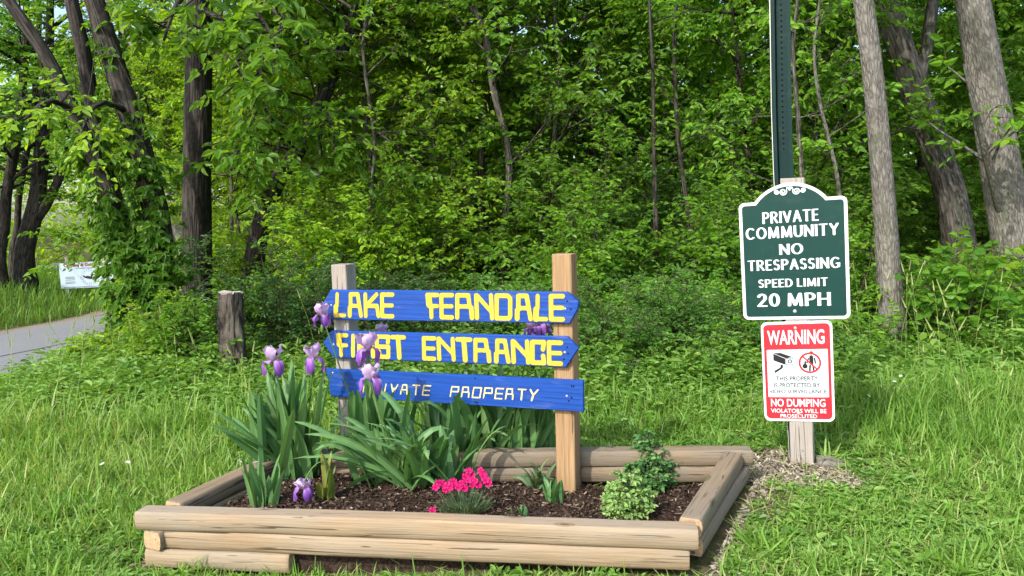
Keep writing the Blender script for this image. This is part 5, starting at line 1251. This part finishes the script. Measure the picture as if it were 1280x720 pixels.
for px, py, lab, cnt, l0, l1, mt in ((690, 628, 'cut iris tuft of short stiff leaves just left of the new tan post', 9, .08, .14, 'iris_leaf'), (652, 645, 'tiny stub of green shoots near the front timber', 5, .04, .075, 'iris_leaf'),
                                 (757, 596, 'young iris fan of a few broad leaves just right of the new tan post', 4, .12, .22, 'iris_leaf'), (672, 610, 'thin trailing grey green tuft left of the new tan post', 16, .1, .2, 'dianthus_leaf')):
    b = bedbase(px, py); iris(lab, b, [(cnt, .016, (l0, l1), .25, .2, .15 if cnt < 12 else 1.4, .2, ALL)], [], int(px), mt, wmul=.5 if cnt != 4 else 1.1, cat='seedling', name='young_plant')
# pink dianthus
b = bedbase(580, 640); rng = np.random.default_rng(12)
t = thing('dianthus', 'low tuft of pink dianthus in flower behind the front timber', 'flower', b); mb = MB(); n = 420
a_ = rng.uniform(0, 6.28, n); r_ = np.sqrt(rng.uniform(0, 1, n)) * .075
blades(mb, np.c_[np.cos(a_) * r_, np.sin(a_) * r_ * .8, np.zeros(n)], rng.uniform(.05, .10, n), np.full(n, .003), a_, rng.uniform(.1, .8, n), rng.uniform(0, .4, n), np.clip(rng.normal(.45, .2, n), 0, 1))
mb.build('foliage', M['dianthus_leaf'], t)
mb = MB()
for k in range(5):
    a = k * 2 * PI / 5; hd = np.array((math.cos(a), math.sin(a), 0)); sd = np.array((-math.sin(a), math.cos(a), 0))
    petal_grid(mb, hd * np.array([.001, .006, .012, .0165])[:, None] + UP * np.array([0, .003, .004, .003])[:, None], sd, [.003, .010, .0165, .013], .06, 0, np.repeat([.9, .2, .5, .8], 7), rng, .003)
fl0 = None
for px, py, dy in ((541, 638, -.03), (557, 612, -.01), (568, 607, 0), (580, 610, -.02), (604, 594, .02), (590, 594, .03), (548, 604, .01), (563, 609, -.03), (582, 596, .02), (611, 604, 0), (552, 604, 0), (560, 607, -.02), (545, 609, -.01), (573, 609, -.03), (577, 604, 0), (586, 589, .03), (601, 588, .03), (594, 601, -.02), (607, 600, 0), (598, 606, -.02), (585, 600, .01), (590, 606, -.03), (566, 602, .02)):
    p_ = at(px, py, b[1] + dy) - b
    if fl0 is None: fl0 = mb.build('flower', M['pink'], t); o = fl0
    else: o = fl0.copy(); COL.objects.link(o); o.parent = t
    o.location = p_; o.rotation_euler = (rng.normal(.95, .25), rng.normal(0, .3), rng.uniform(-.5, .5)); o.scale = [rng.uniform(.8, 1.02)] * 3
    sm = MB(); tubes(sm, np.stack([np.array((p_[0] * .4, p_[1] * .4, .03)), p_ * (.75, .75, .6) + (0, 0, .01), p_])[None], .0012, .001, 4); sm.build('flower_stem', M['dianthus_leaf'], t)
b = bedbase(783, 643); bush('chrysanthemum', 'bright light green chrysanthemum mound at the right front of the bed', b, .20, .105, 91, M['mum'], nst=48, leafL=.024, aspect=.7, nsec=5, ntw=4, nl=7, twl=(.02, .045), cat='plant', tint0=.42)
b = bedbase(812, 604); bush('chrysanthemum', 'darker green chrysanthemum mound behind the bright one', b, .23, .13, 92, M['mum'], nst=50, leafL=.025, aspect=.65, nsec=5, ntw=4, nl=7, twl=(.02, .05), cat='plant', tint0=-.36)
# little wild flowers in the lawn
wf = None; rng = np.random.default_rng(17)
mb = MB()
for k in range(7):
    a = k * 2 * PI / 7; hd = np.array((math.cos(a), math.sin(a), 0)); sd = np.array((-math.sin(a), math.cos(a), 0))
    petal_grid(mb, hd * np.array([.001, .005, .011])[:, None] + UP * np.array([0, .003, .002])[:, None], sd, [.002, .006, .005], .05, 0, .6, rng, .001)
tubes(mb, np.array([[(0, 0, 0), (.01, 0, -.1), (0, 0, -.3)]]), .0015, .0015, 4, mi=1)
for px, py in ((1110, 458), (1104, 481), (1118, 477), (1086, 495), (1133, 482), (1092, 465), (1126, 470), (300, 577), (128, 580), (160, 578), (320, 578)):
    q = gnd(px, py, .26)
    if wf is None: wf = o = mb.build('wildflower', [M['white_petal'], M['stalk']])
    else: o = wf.copy(); COL.objects.link(o)
    o.location = q; o.rotation_euler = (rng.normal(.4, .2), 0, rng.uniform(0, 6)); tag(o, 'tiny white wildflower open above the rough grass', 'flower', 'small white wildflowers in the grass')
o = wf.copy(); o.data = wf.data.copy(); COL.objects.link(o); o.data.materials[0] = M['yellow_petal']; o.location = gnd(187, 697, .05); tag(o, 'single yellow dandelion below the short bottom timber', 'flower'); o['group'] = ''
del o['group']
